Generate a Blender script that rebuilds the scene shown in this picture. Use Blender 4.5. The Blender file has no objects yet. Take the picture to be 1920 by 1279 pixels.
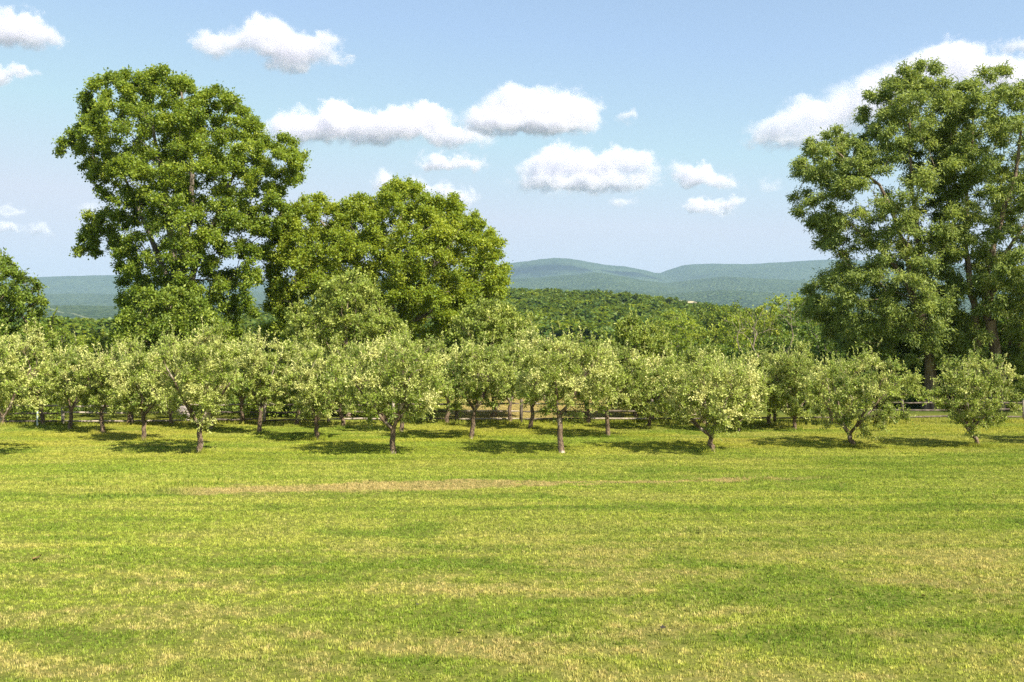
import bpy, math, random
import numpy as np
from mathutils import Vector

# ------------------------------------------------------------------ camera, sky, sun, exposure
SC = bpy.context.scene
COL = SC.collection
F_PX, HOR, CX, EYE = 1867.0, 617.0, 960.0, 4.0      # focal length and horizon row on the 1920 px photograph, eye height

cam_d = bpy.data.cameras.new("camera")
cam = bpy.data.objects.new("camera", cam_d)
COL.objects.link(cam)
cam.location = (0, 0, EYE)
cam.rotation_euler = (math.radians(90), 0, 0)
cam_d.sensor_width = 36.0
cam_d.lens = 36.0 * F_PX / 1920.0
cam_d.shift_y = -(639.5 - HOR) / 1920.0
cam_d.clip_start, cam_d.clip_end = 0.1, 60000
SC.camera = cam

SUN_EL, SUN_AZ = math.radians(47), math.radians(134)   # azimuth clockwise from the view direction (+Y)
world = bpy.data.worlds.new("World")
SC.world = world
world.use_nodes = True
wn, wl = world.node_tree.nodes, world.node_tree.links
wn.clear()
w_out = wn.new("ShaderNodeOutputWorld")
w_bg = wn.new("ShaderNodeBackground")
w_sky = wn.new("ShaderNodeTexSky")
w_sky.sky_type = 'NISHITA'
w_sky.sun_disc = False
w_sky.sun_elevation = SUN_EL
w_sky.sun_rotation = SUN_AZ
w_sky.altitude = 200
w_sky.air_density = 1.0
w_sky.dust_density = 0.5
w_sky.ozone_density = 3.2
w_bg.inputs["Strength"].default_value = 0.143
w_gam = wn.new("ShaderNodeGamma")
w_gam.inputs[1].default_value = 0.72
wl.new(w_sky.outputs[0], w_gam.inputs[0])
w_cap = wn.new("ShaderNodeVectorMath")
w_cap.operation = 'MINIMUM'
w_cap.inputs[1].default_value = (2.50, 2.64, 3.00)      # milky summer sky: the horizon is no brighter than the air above it
wl.new(w_gam.outputs[0], w_cap.inputs[0])
wl.new(w_cap.outputs[0], w_bg.inputs[0])
wl.new(w_bg.outputs[0], w_out.inputs[0])

sun_d = bpy.data.lights.new("sun", 'SUN')
sun_d.energy = 5.0
sun_d.angle = math.radians(0.55)
sun_d.color = (1.0, 0.925, 0.79)
sun = bpy.data.objects.new("sun", sun_d)
COL.objects.link(sun)
to_sun = Vector((math.sin(SUN_AZ) * math.cos(SUN_EL), math.cos(SUN_AZ) * math.cos(SUN_EL), math.sin(SUN_EL)))
sun.rotation_euler = to_sun.to_track_quat('Z', 'Y').to_euler()
sun.location = (30, -30, 40)

SC.view_settings.view_transform = 'Standard'
SC.view_settings.look = 'None'
SC.view_settings.exposure = 1.08
SC.view_settings.gamma = 1.0
SC.cycles.max_bounces = 10
SC.cycles.diffuse_bounces = 3
SC.cycles.glossy_bounces = 1
SC.cycles.transmission_bounces = 4
SC.cycles.volume_bounces = 8
SC.cycles.use_denoising = False
SC.cycles.use_adaptive_sampling = False
SC.cycles.caustics_reflective = False
SC.cycles.caustics_refractive = False

RNG = np.random.default_rng(7)


def P(px, py, d):
    """photograph pixel at depth d -> point in the place"""
    return np.array([(px - CX) / F_PX * d, d, EYE + (HOR - py) / F_PX * d])


def ground_d(py):
    return EYE * F_PX / (py - HOR)


# ------------------------------------------------------------------ object helpers
def tag(o, label=None, cat=None, group=None, kind=None):
    if label: o["label"] = label
    if cat: o["category"] = cat
    if group: o["group"] = group
    if kind: o["kind"] = kind
    return o


def thing(name, label, cat, loc=(0, 0, 0), rz=0.0, group=None):
    o = bpy.data.objects.new(name, None)
    o.empty_display_size = 0.3
    COL.objects.link(o)
    o.location = [float(v) for v in loc]
    o.rotation_euler = (0, 0, rz)
    return tag(o, label, cat, group)


def mesh_np(name, verts, tris=None, quads=None, mat=None, tone=None, smooth=False):
    """mesh data from numpy arrays"""
    verts = np.asarray(verts, np.float32)
    loops, starts, totals = [], [], []
    n = 0
    if quads is not None and len(quads):
        q = np.asarray(quads, np.int32)
        loops.append(q.ravel()); starts.append(np.arange(len(q)) * 4 + n); totals.append(np.full(len(q), 4)); n += q.size
    if tris is not None and len(tris):
        t = np.asarray(tris, np.int32)
        loops.append(t.ravel()); starts.append(np.arange(len(t)) * 3 + n); totals.append(np.full(len(t), 3)); n += t.size
    me = bpy.data.meshes.new(name)
    me.vertices.add(len(verts)); me.vertices.foreach_set("co", verts.ravel())
    lp = np.concatenate(loops).astype(np.int32)
    st = np.concatenate(starts).astype(np.int32)
    me.loops.add(len(lp)); me.loops.foreach_set("vertex_index", lp)
    me.polygons.add(len(st)); me.polygons.foreach_set("loop_start", st)
    me.polygons.foreach_set("loop_total", np.concatenate(totals).astype(np.int32))
    if smooth:
        me.polygons.foreach_set("use_smooth", np.ones(len(st), bool))
    if tone is not None:
        a = me.attributes.new("tone", 'FLOAT', 'POINT')
        a.data.foreach_set("value", np.asarray(tone, np.float32))
    if mat is not None:
        me.materials.append(mat)
    me.update(calc_edges=True)
    me.validate()
    return me


def obj(name, me, parent=None, loc=None):
    o = bpy.data.objects.new(name, me)
    COL.objects.link(o)
    if parent is not None: o.parent = parent
    if loc is not None: o.location = [float(v) for v in loc]
    return o


# ------------------------------------------------------------------ materials
class NT:
    """small wrapper to write node trees tersely"""
    def __init__(s, tree):
        s.t, s.n, s.l = tree, tree.nodes, tree.links
    def set(s, sock, v):
        if hasattr(v, "node"): s.l.new(v, sock)
        elif v is not None: sock.default_value = v
    def node(s, typ, **kw):
        nd = s.n.new(typ)
        for k, v in kw.items(): setattr(nd, k, v)
        return nd
    def math(s, op, a, b=None, c=None, clamp=False):
        nd = s.node("ShaderNodeMath", operation=op, use_clamp=clamp)
        s.set(nd.inputs[0], a); s.set(nd.inputs[1], b)
        if c is not None: s.set(nd.inputs[2], c)
        return nd.outputs[0]
    def mix(s, f, a, b):
        nd = s.node("ShaderNodeMix", data_type='RGBA')
        s.set(nd.inputs[0], f); s.set(nd.inputs[6], a); s.set(nd.inputs[7], b)
        return nd.outputs[2]
    def noise(s, vec, scale, detail=3, rough=0.55, dist=0.0):
        nd = s.node("ShaderNodeTexNoise")
        s.set(nd.inputs["Vector"], vec); nd.inputs["Scale"].default_value = scale
        nd.inputs["Detail"].default_value = detail; nd.inputs["Roughness"].default_value = rough
        nd.inputs["Distortion"].default_value = dist
        return nd.outputs["Fac"]
    def step(s, v, lo, hi):
        nd = s.node("ShaderNodeMapRange", interpolation_type='SMOOTHSTEP')
        s.set(nd.inputs[0], v); s.set(nd.inputs[1], lo); s.set(nd.inputs[2], hi)
        return nd.outputs[0]
    def scale(s, vec, sc, off=(0, 0, 0)):
        nd = s.node("ShaderNodeMapping")
        s.set(nd.inputs[0], vec); nd.inputs["Scale"].default_value = sc; nd.inputs["Location"].default_value = off
        return nd.outputs[0]
    def ramp(s, f, stops):
        nd = s.node("ShaderNodeValToRGB")
        e = nd.color_ramp.elements
        while len(e) < len(stops): e.new(0.5)
        for k, (p, c) in enumerate(stops):
            e[k].position = p; e[k].color = (*c, 1)
        s.set(nd.inputs[0], f)
        return nd.outputs[0]


def c4(c): return (c[0], c[1], c[2], 1.0)


def new_mat(name):
    m = bpy.data.materials.new(name)
    m.use_nodes = True
    m.node_tree.nodes.clear()
    N = NT(m.node_tree)
    out = N.node("ShaderNodeOutputMaterial")
    return m, N, out


def leaf_mat(name, dark, mid, light, under=None, trans=0.35, rough=0.5, spec=0.35, var=0.25):
    """two sided leaf: upper face from the tone attribute, paler underside, light let through"""
    m, N, out = new_mat(name)
    at = N.node("ShaderNodeAttribute", attribute_name="tone")
    geo = N.node("ShaderNodeNewGeometry")
    col = N.ramp(at.outputs["Fac"], [(0.0, dark), (0.5, mid), (1.0, light)])
    if under is not None:
        col = N.mix(N.math('MULTIPLY', geo.outputs["Backfacing"], 0.75), col, c4(under))
    b = N.node("ShaderNodeBsdfPrincipled")
    N.set(b.inputs["Base Color"], col)
    b.inputs["Roughness"].default_value = rough
    b.inputs["Specular IOR Level"].default_value = spec
    tr = N.node("ShaderNodeBsdfTranslucent")
    hs = N.node("ShaderNodeHueSaturation")
    hs.inputs["Hue"].default_value = 0.485; hs.inputs["Saturation"].default_value = 1.15; hs.inputs["Value"].default_value = 1.25
    N.set(hs.inputs["Color"], col); N.set(tr.inputs["Color"], hs.outputs[0])
    mx = N.node("ShaderNodeMixShader")
    mx.inputs[0].default_value = trans
    N.l.new(b.outputs[0], mx.inputs[1]); N.l.new(tr.outputs[0], mx.inputs[2])
    N.l.new(mx.outputs[0], out.inputs["Surface"])
    return m


def bark_mat(name, dark, light, scale=9.0, stretch=0.25, sun_patch=None):
    m, N, out = new_mat(name)
    tc = N.node("ShaderNodeTexCoord")
    v = N.scale(tc.outputs["Object"], (1, 1, stretch))
    n1 = N.noise(v, scale, 5, 0.65, 0.4)
    n2 = N.noise(tc.outputs["Object"], 2.2, 3, 0.6)
    col = N.ramp(n1, [(0.36, dark), (0.62, light)])
    if sun_patch is not None:
        col = N.mix(N.step(n2, 0.5, 0.66), col, c4(sun_patch))
    b = N.node("ShaderNodeBsdfPrincipled")
    N.set(b.inputs["Base Color"], col)
    b.inputs["Roughness"].default_value = 0.9; b.inputs["Specular IOR Level"].default_value = 0.15
    bp = N.node("ShaderNodeBump"); bp.inputs["Strength"].default_value = 0.8; bp.inputs["Distance"].default_value = 0.03
    N.set(bp.inputs["Height"], n1); N.l.new(bp.outputs[0], b.inputs["Normal"])
    N.l.new(b.outputs[0], out.inputs["Surface"])
    return m


def lawn_color_group():
    """turf colour by place on the ground: greener and yellower drifts, straw patches, the dry strip across the lawn"""
    g = bpy.data.node_groups.new("lawn_color", 'ShaderNodeTree')
    g.interface.new_socket("Color", in_out='OUTPUT', socket_type='NodeSocketColor')
    g.interface.new_socket("Dry", in_out='OUTPUT', socket_type='NodeSocketFloat')
    N = NT(g)
    out = N.node("NodeGroupOutput")
    geo = N.node("ShaderNodeNewGeometry")
    pos = geo.outputs["Position"]
    sep = N.node("ShaderNodeSeparateXYZ"); N.l.new(pos, sep.inputs[0])
    X, Y = sep.outputs[0], sep.outputs[1]
    flat = N.scale(pos, (1, 1, 0))
    long = N.scale(pos, (0.32, 1, 0))
    n_big = N.noise(long, 0.16, 3, 0.6, 0.3)
    n_mid = N.noise(N.scale(pos, (0.45, 1, 0), (13, 4, 0)), 0.7, 4, 0.62, 0.4)
    n_fin = N.noise(flat, 3.2, 4, 0.65)
    n_mow = N.noise(N.scale(pos, (0.06, 1.0, 0), (3, 9, 0)), 1.3, 3, 0.6, 0.15)
    green, olive = (0.200, 0.278, 0.027), (0.312, 0.342, 0.050)
    deep, yellow, straw = (0.110, 0.190, 0.018), (0.375, 0.350, 0.040), (0.47, 0.37, 0.14)
    col = N.mix(N.step(N.math('ADD', N.math('MULTIPLY', n_big, 0.4), N.math('MULTIPLY', n_mow, 0.6)), 0.38, 0.62), c4(green), c4(olive))
    col = N.mix(N.math('MULTIPLY', N.step(n_mid, 0.50, 0.36), 0.6), col, c4(deep))
    # yellowing turf between the first tree rows
    yb = N.math('MULTIPLY', N.step(Y, 27.0, 35.0), N.step(N.noise(N.scale(pos, (0.35, 1, 0), (7, 2, 0)), 0.35, 3, 0.6), 0.38, 0.62))
    col = N.mix(N.math('MULTIPLY', yb, 0.55), col, c4(yellow))
    # straw coloured patches in the near lawn
    near = N.step(Y, 21.5, 15.0)
    thr = N.math('ADD', N.math('MULTIPLY', n_mid, 0.55), N.math('MULTIPLY', n_big, 0.45))
    dry = N.math('MULTIPLY', N.step(N.math('ADD', thr, N.math('MULTIPLY', N.math('SUBTRACT', n_fin, 0.5), 0.35)), 0.45, 0.63), N.math('MULTIPLY_ADD', near, 0.56, 0.22))
    # the dry strip: a worn band about a metre wide that runs across
    mid_y = N.math('ADD', N.math('MULTIPLY', X, 0.13), 25.6)
    wob = N.math('MULTIPLY', N.math('SUBTRACT', N.noise(N.scale(pos, (0.5, 1, 0)), 0.9, 4, 0.7), 0.5), 2.6)
    dist = N.math('ABSOLUTE', N.math('SUBTRACT', N.math('ADD', Y, wob), mid_y))
    wide = N.math('MULTIPLY_ADD', N.step(X, 0.8, -1.5), 0.75, 0.45)
    band = N.math('SUBTRACT', 1.0, N.math('DIVIDE', dist, wide), clamp=True)
    ends = N.math('MULTIPLY', N.step(X, -9.2, -7.0), N.step(X, 9.5, 6.0))
    brk = N.step(N.math('ADD', N.noise(N.scale(pos, (0.5, 1, 0), (1, 5, 0)), 1.2, 4, 0.7), N.math('MULTIPLY', band, 0.55)), 0.52, 0.85)
    strip = N.math('MULTIPLY', N.math('MULTIPLY', N.step(band, 0.0, 0.7), ends), brk)
    dryall = N.math('MAXIMUM', dry, N.math('MULTIPLY', strip, 0.95))
    # dry field beyond the fence
    fld = N.math('MULTIPLY', N.step(Y, 43.6, 45.0), N.math('MULTIPLY', N.step(X, -4.2, -2.2), N.step(X, 6.5, 4.5)))
    dryall = N.math('MAXIMUM', dryall, N.math('MULTIPLY', fld, 0.92))
    col = N.mix(dryall, col, c4(straw))
    hs = N.node("ShaderNodeHueSaturation")
    N.set(hs.inputs["Value"], N.math('MULTIPLY', N.math('MULTIPLY_ADD', n_fin, 1.1, 0.45), N.math('MULTIPLY_ADD', N.step(n_mow, 0.35, 0.65), 0.15, 0.92))); N.set(hs.inputs["Color"], col)
    N.l.new(hs.outputs[0], out.inputs[0]); N.l.new(dryall, out.inputs[1])
    return g


LAWN = lawn_color_group()


def ground_mat():
    m, N, out = new_mat("turf_soil")
    g = N.node("ShaderNodeGroup"); g.node_tree = LAWN
    geo = N.node("ShaderNodeNewGeometry")
    sep = N.node("ShaderNodeSeparateXYZ"); N.l.new(geo.outputs["Position"], sep.inputs[0])
    n = N.noise(geo.outputs["Position"], 22, 5, 0.7)
    thatch = N.mix(N.step(n, 0.35, 0.7), (0.05, 0.06, 0.012, 1), (0.17, 0.17, 0.04, 1))
    col = N.mix(0.22, thatch, g.outputs[0])
    wild = N.mix(N.noise(geo.outputs["Position"], 0.09, 4, 0.6), (0.03, 0.055, 0.012, 1), (0.10, 0.13, 0.03, 1))
    fld = N.math('MULTIPLY', N.step(sep.outputs[0], -4.2, -2.2), N.step(sep.outputs[0], 8.5, 6.5))
    far = N.math('MULTIPLY', N.step(sep.outputs[1], 45, 49), N.math('SUBTRACT', 1.0, N.math('MULTIPLY', fld, N.step(sep.outputs[1], 75, 66))))
    col = N.mix(far, col, wild)
    b = N.node("ShaderNodeBsdfPrincipled")
    N.set(b.inputs["Base Color"], col)
    b.inputs["Roughness"].default_value = 1.0; b.inputs["Specular IOR Level"].default_value = 0.05
    bp = N.node("ShaderNodeBump"); bp.inputs["Strength"].default_value = 0.7; bp.inputs["Distance"].default_value = 0.05
    N.set(bp.inputs["Height"], n); N.l.new(bp.outputs[0], b.inputs["Normal"])
    N.l.new(b.outputs[0], out.inputs["Surface"])
    return m


def grass_mat():
    m, N, out = new_mat("grass_blade")
    g = N.node("ShaderNodeGroup"); g.node_tree = LAWN
    at = N.node("ShaderNodeAttribute", attribute_name="tone")
    hs = N.node("ShaderNodeHueSaturation")
    N.set(hs.inputs["Color"], g.outputs[0])
    N.set(hs.inputs["Value"], N.math('MULTIPLY_ADD', at.outputs["Fac"], 1.75, 0.44))
    N.set(hs.inputs["Hue"], N.math('MULTIPLY_ADD', at.outputs["Fac"], -0.02, 0.51))
    dead = N.step(N.math('ADD', at.outputs["Fac"], N.math('MULTIPLY', g.outputs[1], 0.3)), 0.86, 0.92)
    col = N.mix(N.math('MULTIPLY', dead, 0.75), hs.outputs[0], (0.47, 0.39, 0.17, 1))
    b = N.node("ShaderNodeBsdfPrincipled")
    N.set(b.inputs["Base Color"], col)
    b.inputs["Roughness"].default_value = 0.55; b.inputs["Specular IOR Level"].default_value = 0.25
    tr = N.node("ShaderNodeBsdfTranslucent"); N.set(tr.inputs["Color"], col)
    mx = N.node("ShaderNodeMixShader"); mx.inputs[0].default_value = 0.28
    N.l.new(b.outputs[0], mx.inputs[1]); N.l.new(tr.outputs[0], mx.inputs[2])
    N.l.new(mx.outputs[0], out.inputs["Surface"])
    return m


def hill_mat():
    m, N, out = new_mat("wooded_hillside")
    geo = N.node("ShaderNodeNewGeometry")
    pos = geo.outputs["Position"]
    sep = N.node("ShaderNodeSeparateXYZ"); N.l.new(pos, sep.inputs[0])
    vo = N.node("ShaderNodeTexVoronoi"); vo.inputs["Scale"].default_value = 0.075
    N.l.new(pos, vo.inputs["Vector"])
    bw = N.node("ShaderNodeRGBToBW"); N.l.new(vo.outputs["Color"], bw.inputs[0])
    patch = N.noise(pos, 0.0022, 5, 0.62)
    crown = N.math('ADD', N.math('MULTIPLY', bw.outputs[0], 0.55), N.math('MULTIPLY', patch, 0.55))
    col = N.ramp(crown, [(0.25, (0.018, 0.036, 0.020)), (0.5, (0.044, 0.076, 0.034)), (0.8, (0.090, 0.125, 0.050))])
    # a pale hay field on the slope, and a power line cut
    ex = N.math('DIVIDE', N.math('SUBTRACT', sep.outputs[0], 263.0), 21.0)
    ey = N.math('DIVIDE', N.math('SUBTRACT', sep.outputs[1], 1500.0), 60.0)
    rr = N.math('ADD', N.math('MULTIPLY', ex, ex), N.math('MULTIPLY', ey, ey))
    col = N.mix(N.step(rr, 1.1, 0.8), col, (0.42, 0.36, 0.22, 1))
    dx, dy = 397.0, -556.0; L = math.hypot(dx, dy)
    cr = N.math('ADD', N.math('MULTIPLY', N.math('SUBTRACT', sep.outputs[0], -1258.0), -dy / L), N.math('MULTIPLY', N.math('SUBTRACT', sep.outputs[1], 2714.0), dx / L))
    al = N.math('ADD', N.math('MULTIPLY', N.math('SUBTRACT', sep.outputs[0], -1258.0), dx / L), N.math('MULTIPLY', N.math('SUBTRACT', sep.outputs[1], 2714.0), dy / L))
    cut = N.math('MULTIPLY', N.step(N.math('ABSOLUTE', cr), 5.0, 3.0), N.math('MULTIPLY', N.step(al, -60, 0), N.step(al, L + 90, L)))
    col = N.mix(N.math('MULTIPLY', cut, 0.4), col, (0.35, 0.36, 0.2, 1))
    b = N.node("ShaderNodeBsdfPrincipled")
    N.set(b.inputs["Base Color"], col)
    b.inputs["Roughness"].default_value = 1.0; b.inputs["Specular IOR Level"].default_value = 0.0
    hgt = N.math('ADD', N.math('MULTIPLY', vo.outputs["Distance"], -1.0), N.math('MULTIPLY', N.noise(pos, 0.02, 4, 0.65), 1.6))
    bp = N.node("ShaderNodeBump"); bp.inputs["Strength"].default_value = 1.0; bp.inputs["Distance"].default_value = 14.0
    N.set(bp.inputs["Height"], hgt); N.l.new(bp.outputs[0], b.inputs["Normal"])
    N.l.new(b.outputs[0], out.inputs["Surface"])
    return m


M_APPLE = leaf_mat("apple_leaf", (0.065, 0.130, 0.010), (0.285, 0.370, 0.044), (0.740, 0.720, 0.290), under=(0.50, 0.53, 0.20), trans=0.24, spec=0.25)
M_PEAR = leaf_mat("pear_leaf", (0.060, 0.120, 0.011), (0.225, 0.300, 0.030), (0.560, 0.570, 0.150), under=(0.40, 0.46, 0.14), trans=0.28, spec=0.3)
M_MAPLE = leaf_mat("maple_leaf", (0.060, 0.120, 0.011), (0.215, 0.305, 0.026), (0.500, 0.540, 0.080), under=(0.30, 0.38, 0.085), trans=0.42, spec=0.35, rough=0.45)
M_OLIVE = leaf_mat("yellowing_leaf", (0.075, 0.140, 0.012), (0.255, 0.345, 0.030), (0.520, 0.550, 0.080), under=(0.33, 0.39, 0.075), trans=0.42, spec=0.3)
M_DARKL = leaf_mat("dense_leaf", (0.045, 0.100, 0.009), (0.150, 0.230, 0.018), (0.340, 0.400, 0.050), under=(0.20, 0.27, 0.06), trans=0.32, spec=0.4)
M_FROND = leaf_mat("locust_leaflet", (0.060, 0.120, 0.017), (0.215, 0.290, 0.046), (0.500, 0.545, 0.130), under=(0.33, 0.41, 0.13), trans=0.42, spec=0.4)
M_WOODS = leaf_mat("woodland_leaf", (0.052, 0.100, 0.010), (0.185, 0.250, 0.022), (0.420, 0.440, 0.050), under=(0.22, 0.28, 0.05), trans=0.3, spec=0.25)
B_APPLE = bark_mat("apple_bark", (0.045, 0.033, 0.024), (0.24, 0.17, 0.11), 16, 0.7, sun_patch=(0.50, 0.42, 0.33))  # pale bark mottling, lightened to stand for the sunlit trunk sides
B_GREY = bark_mat("grey_bark", (0.08, 0.065, 0.05), (0.26, 0.22, 0.17), 5, 0.2)
B_BROWN = bark_mat("brown_bark", (0.08, 0.058, 0.04), (0.34, 0.26, 0.18), 5, 0.18)
B_DEAD = bark_mat("bleached_wood", (0.16, 0.13, 0.09), (0.32, 0.26, 0.19), 5, 0.2)
M_RAIL_OLD = bark_mat("dark_weathered_wood", (0.07, 0.055, 0.045), (0.20, 0.165, 0.13), 7, 1.0)
M_RAIL = bark_mat("weathered_wood", (0.22, 0.18, 0.14), (0.50, 0.43, 0.34), 7, 1.0)

# ------------------------------------------------------------------ terrain
_T = np.random.default_rng(3).random((256, 256))


def vnoise(x, y):
    xi, yi = np.floor(x).astype(int), np.floor(y).astype(int)
    fx, fy = x - xi, y - yi
    fx, fy = fx * fx * (3 - 2 * fx), fy * fy * (3 - 2 * fy)
    g = lambda a, b: _T[a % 256, b % 256]
    return (g(xi, yi) * (1 - fx) + g(xi + 1, yi) * fx) * (1 - fy) + (g(xi, yi + 1) * (1 - fx) + g(xi + 1, yi + 1) * fx) * fy


def fbm(x, y, o=4):
    s, a, f, t = 0, 1, 1, 0
    for k in range(o):
        s = s + a * (vnoise(x * f + 17 * k, y * f + 31 * k) - 0.5); t += a; a *= 0.5; f *= 2.03
    return s / t


# ridges: depth of the crest, half width of the front slope and the crest line (photo columns give the bearing, rows the height)
RIDGES = [
    (9500, 2600, [(-3000, 560), (-1500, 530), (-400, 525), (65, 521), (130, 519), (240, 518), (330, 523), (420, 527), (500, 528), (700, 520), (900, 504), (945, 497), (985, 492),
                  (1010, 488), (1040, 485.5), (1065, 487), (1095, 493), (1130, 499), (1165, 501), (1200, 507), (1222, 512.5), (1236, 513), (1250, 507),
                  (1280, 497.5), (1330, 495), (1380, 498), (1440, 494), (1500, 491), (1560, 489), (1700, 493), (1800, 498), (2000, 502), (3000, 520), (5000, 560)], 7),
    (6200, 1700, [(-3000, 590), (-200, 560), (65, 556), (180, 551), (300, 556), (500, 548), (800, 532), (950, 524), (1010, 521), (1080, 516), (1115, 512.5), (1150, 517),
                  (1200, 526), (1245, 531), (1290, 526), (1350, 520), (1400, 524), (1500, 528), (1600, 528), (1800, 540), (3000, 570)], 5),
    (4300, 1100, [(-3000, 600), (0, 582), (400, 575), (700, 560), (950, 545), (1050, 541), (1160, 545), (1250, 552), (1330, 547), (1420, 550), (1520, 556), (1700, 560), (3000, 590)], 5),
    (3000, 900, [(-2000, 600), (-200, 577), (60, 573), (140, 572), (240, 575), (500, 582), (700, 597), (900, 606), (1200, 607), (1400, 598), (1700, 600), (3000, 606)], 4),
]
HA_X = [-2000, -600, -290, -180, -100, -4, 60, 108, 130, 160, 230, 320, 700, 2000]
HA_Z = [-12, -14, -13, -4, 10, 20, 17.5, 13, 6, 2, -1, -3, -6, -8]


def height(x, y):
    x = np.asarray(x, float); y = np.asarray(y, float)
    s = lambda a, b, v: (lambda t: t * t * (3 - 2 * t))(np.clip((v - a) / (b - a), 0, 1))
    z = -7.0 * s(62, 150, y)
    ha = np.interp(x, HA_X, HA_Z)
    bump = s(300, 760, y) * (1 - s(820, 1300, y))
    z = z + np.where(y > 250, (ha + 7.0) * bump, 0)
    z = z + fbm(x / 60, y / 60, 3) * 5 * s(120, 300, y)
    base = z
    z = z + 20 * s(1150, 2200, y)
    for Yk, W, prof, amp in RIDGES:
        px = CX + F_PX * x / Yk
        cy = np.interp(px, [p[0] for p in prof], [p[1] for p in prof])
        H = EYE + (HOR - cy) / F_PX * Yk
        t = (y - Yk) / W
        fall = np.where(t < 0, np.exp(-1.6 * t * t), np.exp(-1.2 * t * t))
        spur = fbm(x / (W * 0.28) + Yk, y / (W * 0.42), 4) * W * 0.05 * np.clip(np.abs(t) * 2.2, 0, 1) * np.exp(-t * t * 1.2)
        h = H * fall + spur + fbm(x / 90, y / 90 + Yk, 2) * amp * fall
        z = np.where(y > 1150, np.maximum(z, h * s(1150, 2000, y) + z * (1 - s(1150, 2000, y)) * 1.0), z)
    # the hay field lies on a low rise
    z = np.where(y > 1200, np.maximum(z, 50 * np.exp(-((x - 268) / 110) ** 2 - ((y - 1560) / 150) ** 2)), z)
    return z


def grid_sheet(name, xs, ys, mat, smooth=True):
    X, Y = np.meshgrid(xs, ys)
    Z = height(X, Y)
    v = np.stack([X.ravel(), Y.ravel(), Z.ravel()], 1)
    nx, ny = len(xs), len(ys)
    i = (np.arange(ny - 1)[:, None] * nx + np.arange(nx - 1)[None, :]).ravel()
    q = np.stack([i, i + 1, i + nx + 1, i + nx], 1)
    o = obj(name, mesh_np(name, v, quads=q, mat=mat, smooth=smooth))
    return tag(o, kind="structure")


M_GROUND, M_HILL = ground_mat(), hill_mat()
xs = np.unique(np.concatenate([np.arange(-900, -100, 20), np.arange(-100, 101, 5), np.arange(120, 901, 20)]))
ys = np.unique(np.concatenate([np.arange(-60, 160, 5), np.arange(160, 1201, 10)]))
grid_sheet("ground", xs, ys, M_GROUND)
grid_sheet("hills", np.arange(-9000, 9001, 36), np.concatenate([np.arange(1200, 5000, 30), np.arange(5000, 12001, 40)]), M_HILL)


# ------------------------------------------------------------------ instancing for uncountable cover
def instance_stuff(name, pts, rots, scl, idx, variants):
    me = bpy.data.meshes.new(name)
    me.vertices.add(len(pts)); me.vertices.foreach_set("co", np.asarray(pts, np.float32).ravel())
    a = me.attributes.new("rot", 'FLOAT_VECTOR', 'POINT'); a.data.foreach_set("vector", np.asarray(rots, np.float32).ravel())
    a = me.attributes.new("scl", 'FLOAT_VECTOR', 'POINT'); a.data.foreach_set("vector", np.asarray(scl, np.float32).ravel())
    a = me.attributes.new("pick", 'INT', 'POINT'); a.data.foreach_set("value", np.asarray(idx, np.int32))
    o = obj(name, me)
    coll = bpy.data.collections.new(name + "_kinds")
    for k, vm in enumerate(variants):
        vo = bpy.data.objects.new(f"{name}_kind.{k:03d}", vm)
        coll.objects.link(vo)
    ng = bpy.data.node_groups.new(name + "_spread", 'GeometryNodeTree')
    ng.interface.new_socket("Geometry", in_out='INPUT', socket_type='NodeSocketGeometry')
    ng.interface.new_socket("Geometry", in_out='OUTPUT', socket_type='NodeSocketGeometry')
    n, l = ng.nodes, ng.links
    gi, go = n.new("NodeGroupInput"), n.new("NodeGroupOutput")
    ci = n.new("GeometryNodeCollectionInfo"); ci.inputs[0].default_value = coll
    ci.inputs["Separate Children"].default_value = True; ci.inputs["Reset Children"].default_value = True
    ip = n.new("GeometryNodeInstanceOnPoints"); ip.inputs["Pick Instance"].default_value = True
    def na(nm, typ):
        q = n.new("GeometryNodeInputNamedAttribute"); q.data_type = typ; q.inputs["Name"].default_value = nm
        return q.outputs["Attribute"]
    l.new(gi.outputs[0], ip.inputs["Points"]); l.new(ci.outputs[0], ip.inputs["Instance"])
    l.new(na("pick", 'INT'), ip.inputs["Instance Index"])
    l.new(na("rot", 'FLOAT_VECTOR'), ip.inputs["Rotation"])
    l.new(na("scl", 'FLOAT_VECTOR'), ip.inputs["Scale"])
    l.new(ip.outputs[0], go.inputs[0])
    md = o.modifiers.new("spread", 'NODES'); md.node_group = ng
    return tag(o, kind="stuff")


# ------------------------------------------------------------------ grass
M_GRASS = grass_mat()


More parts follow.
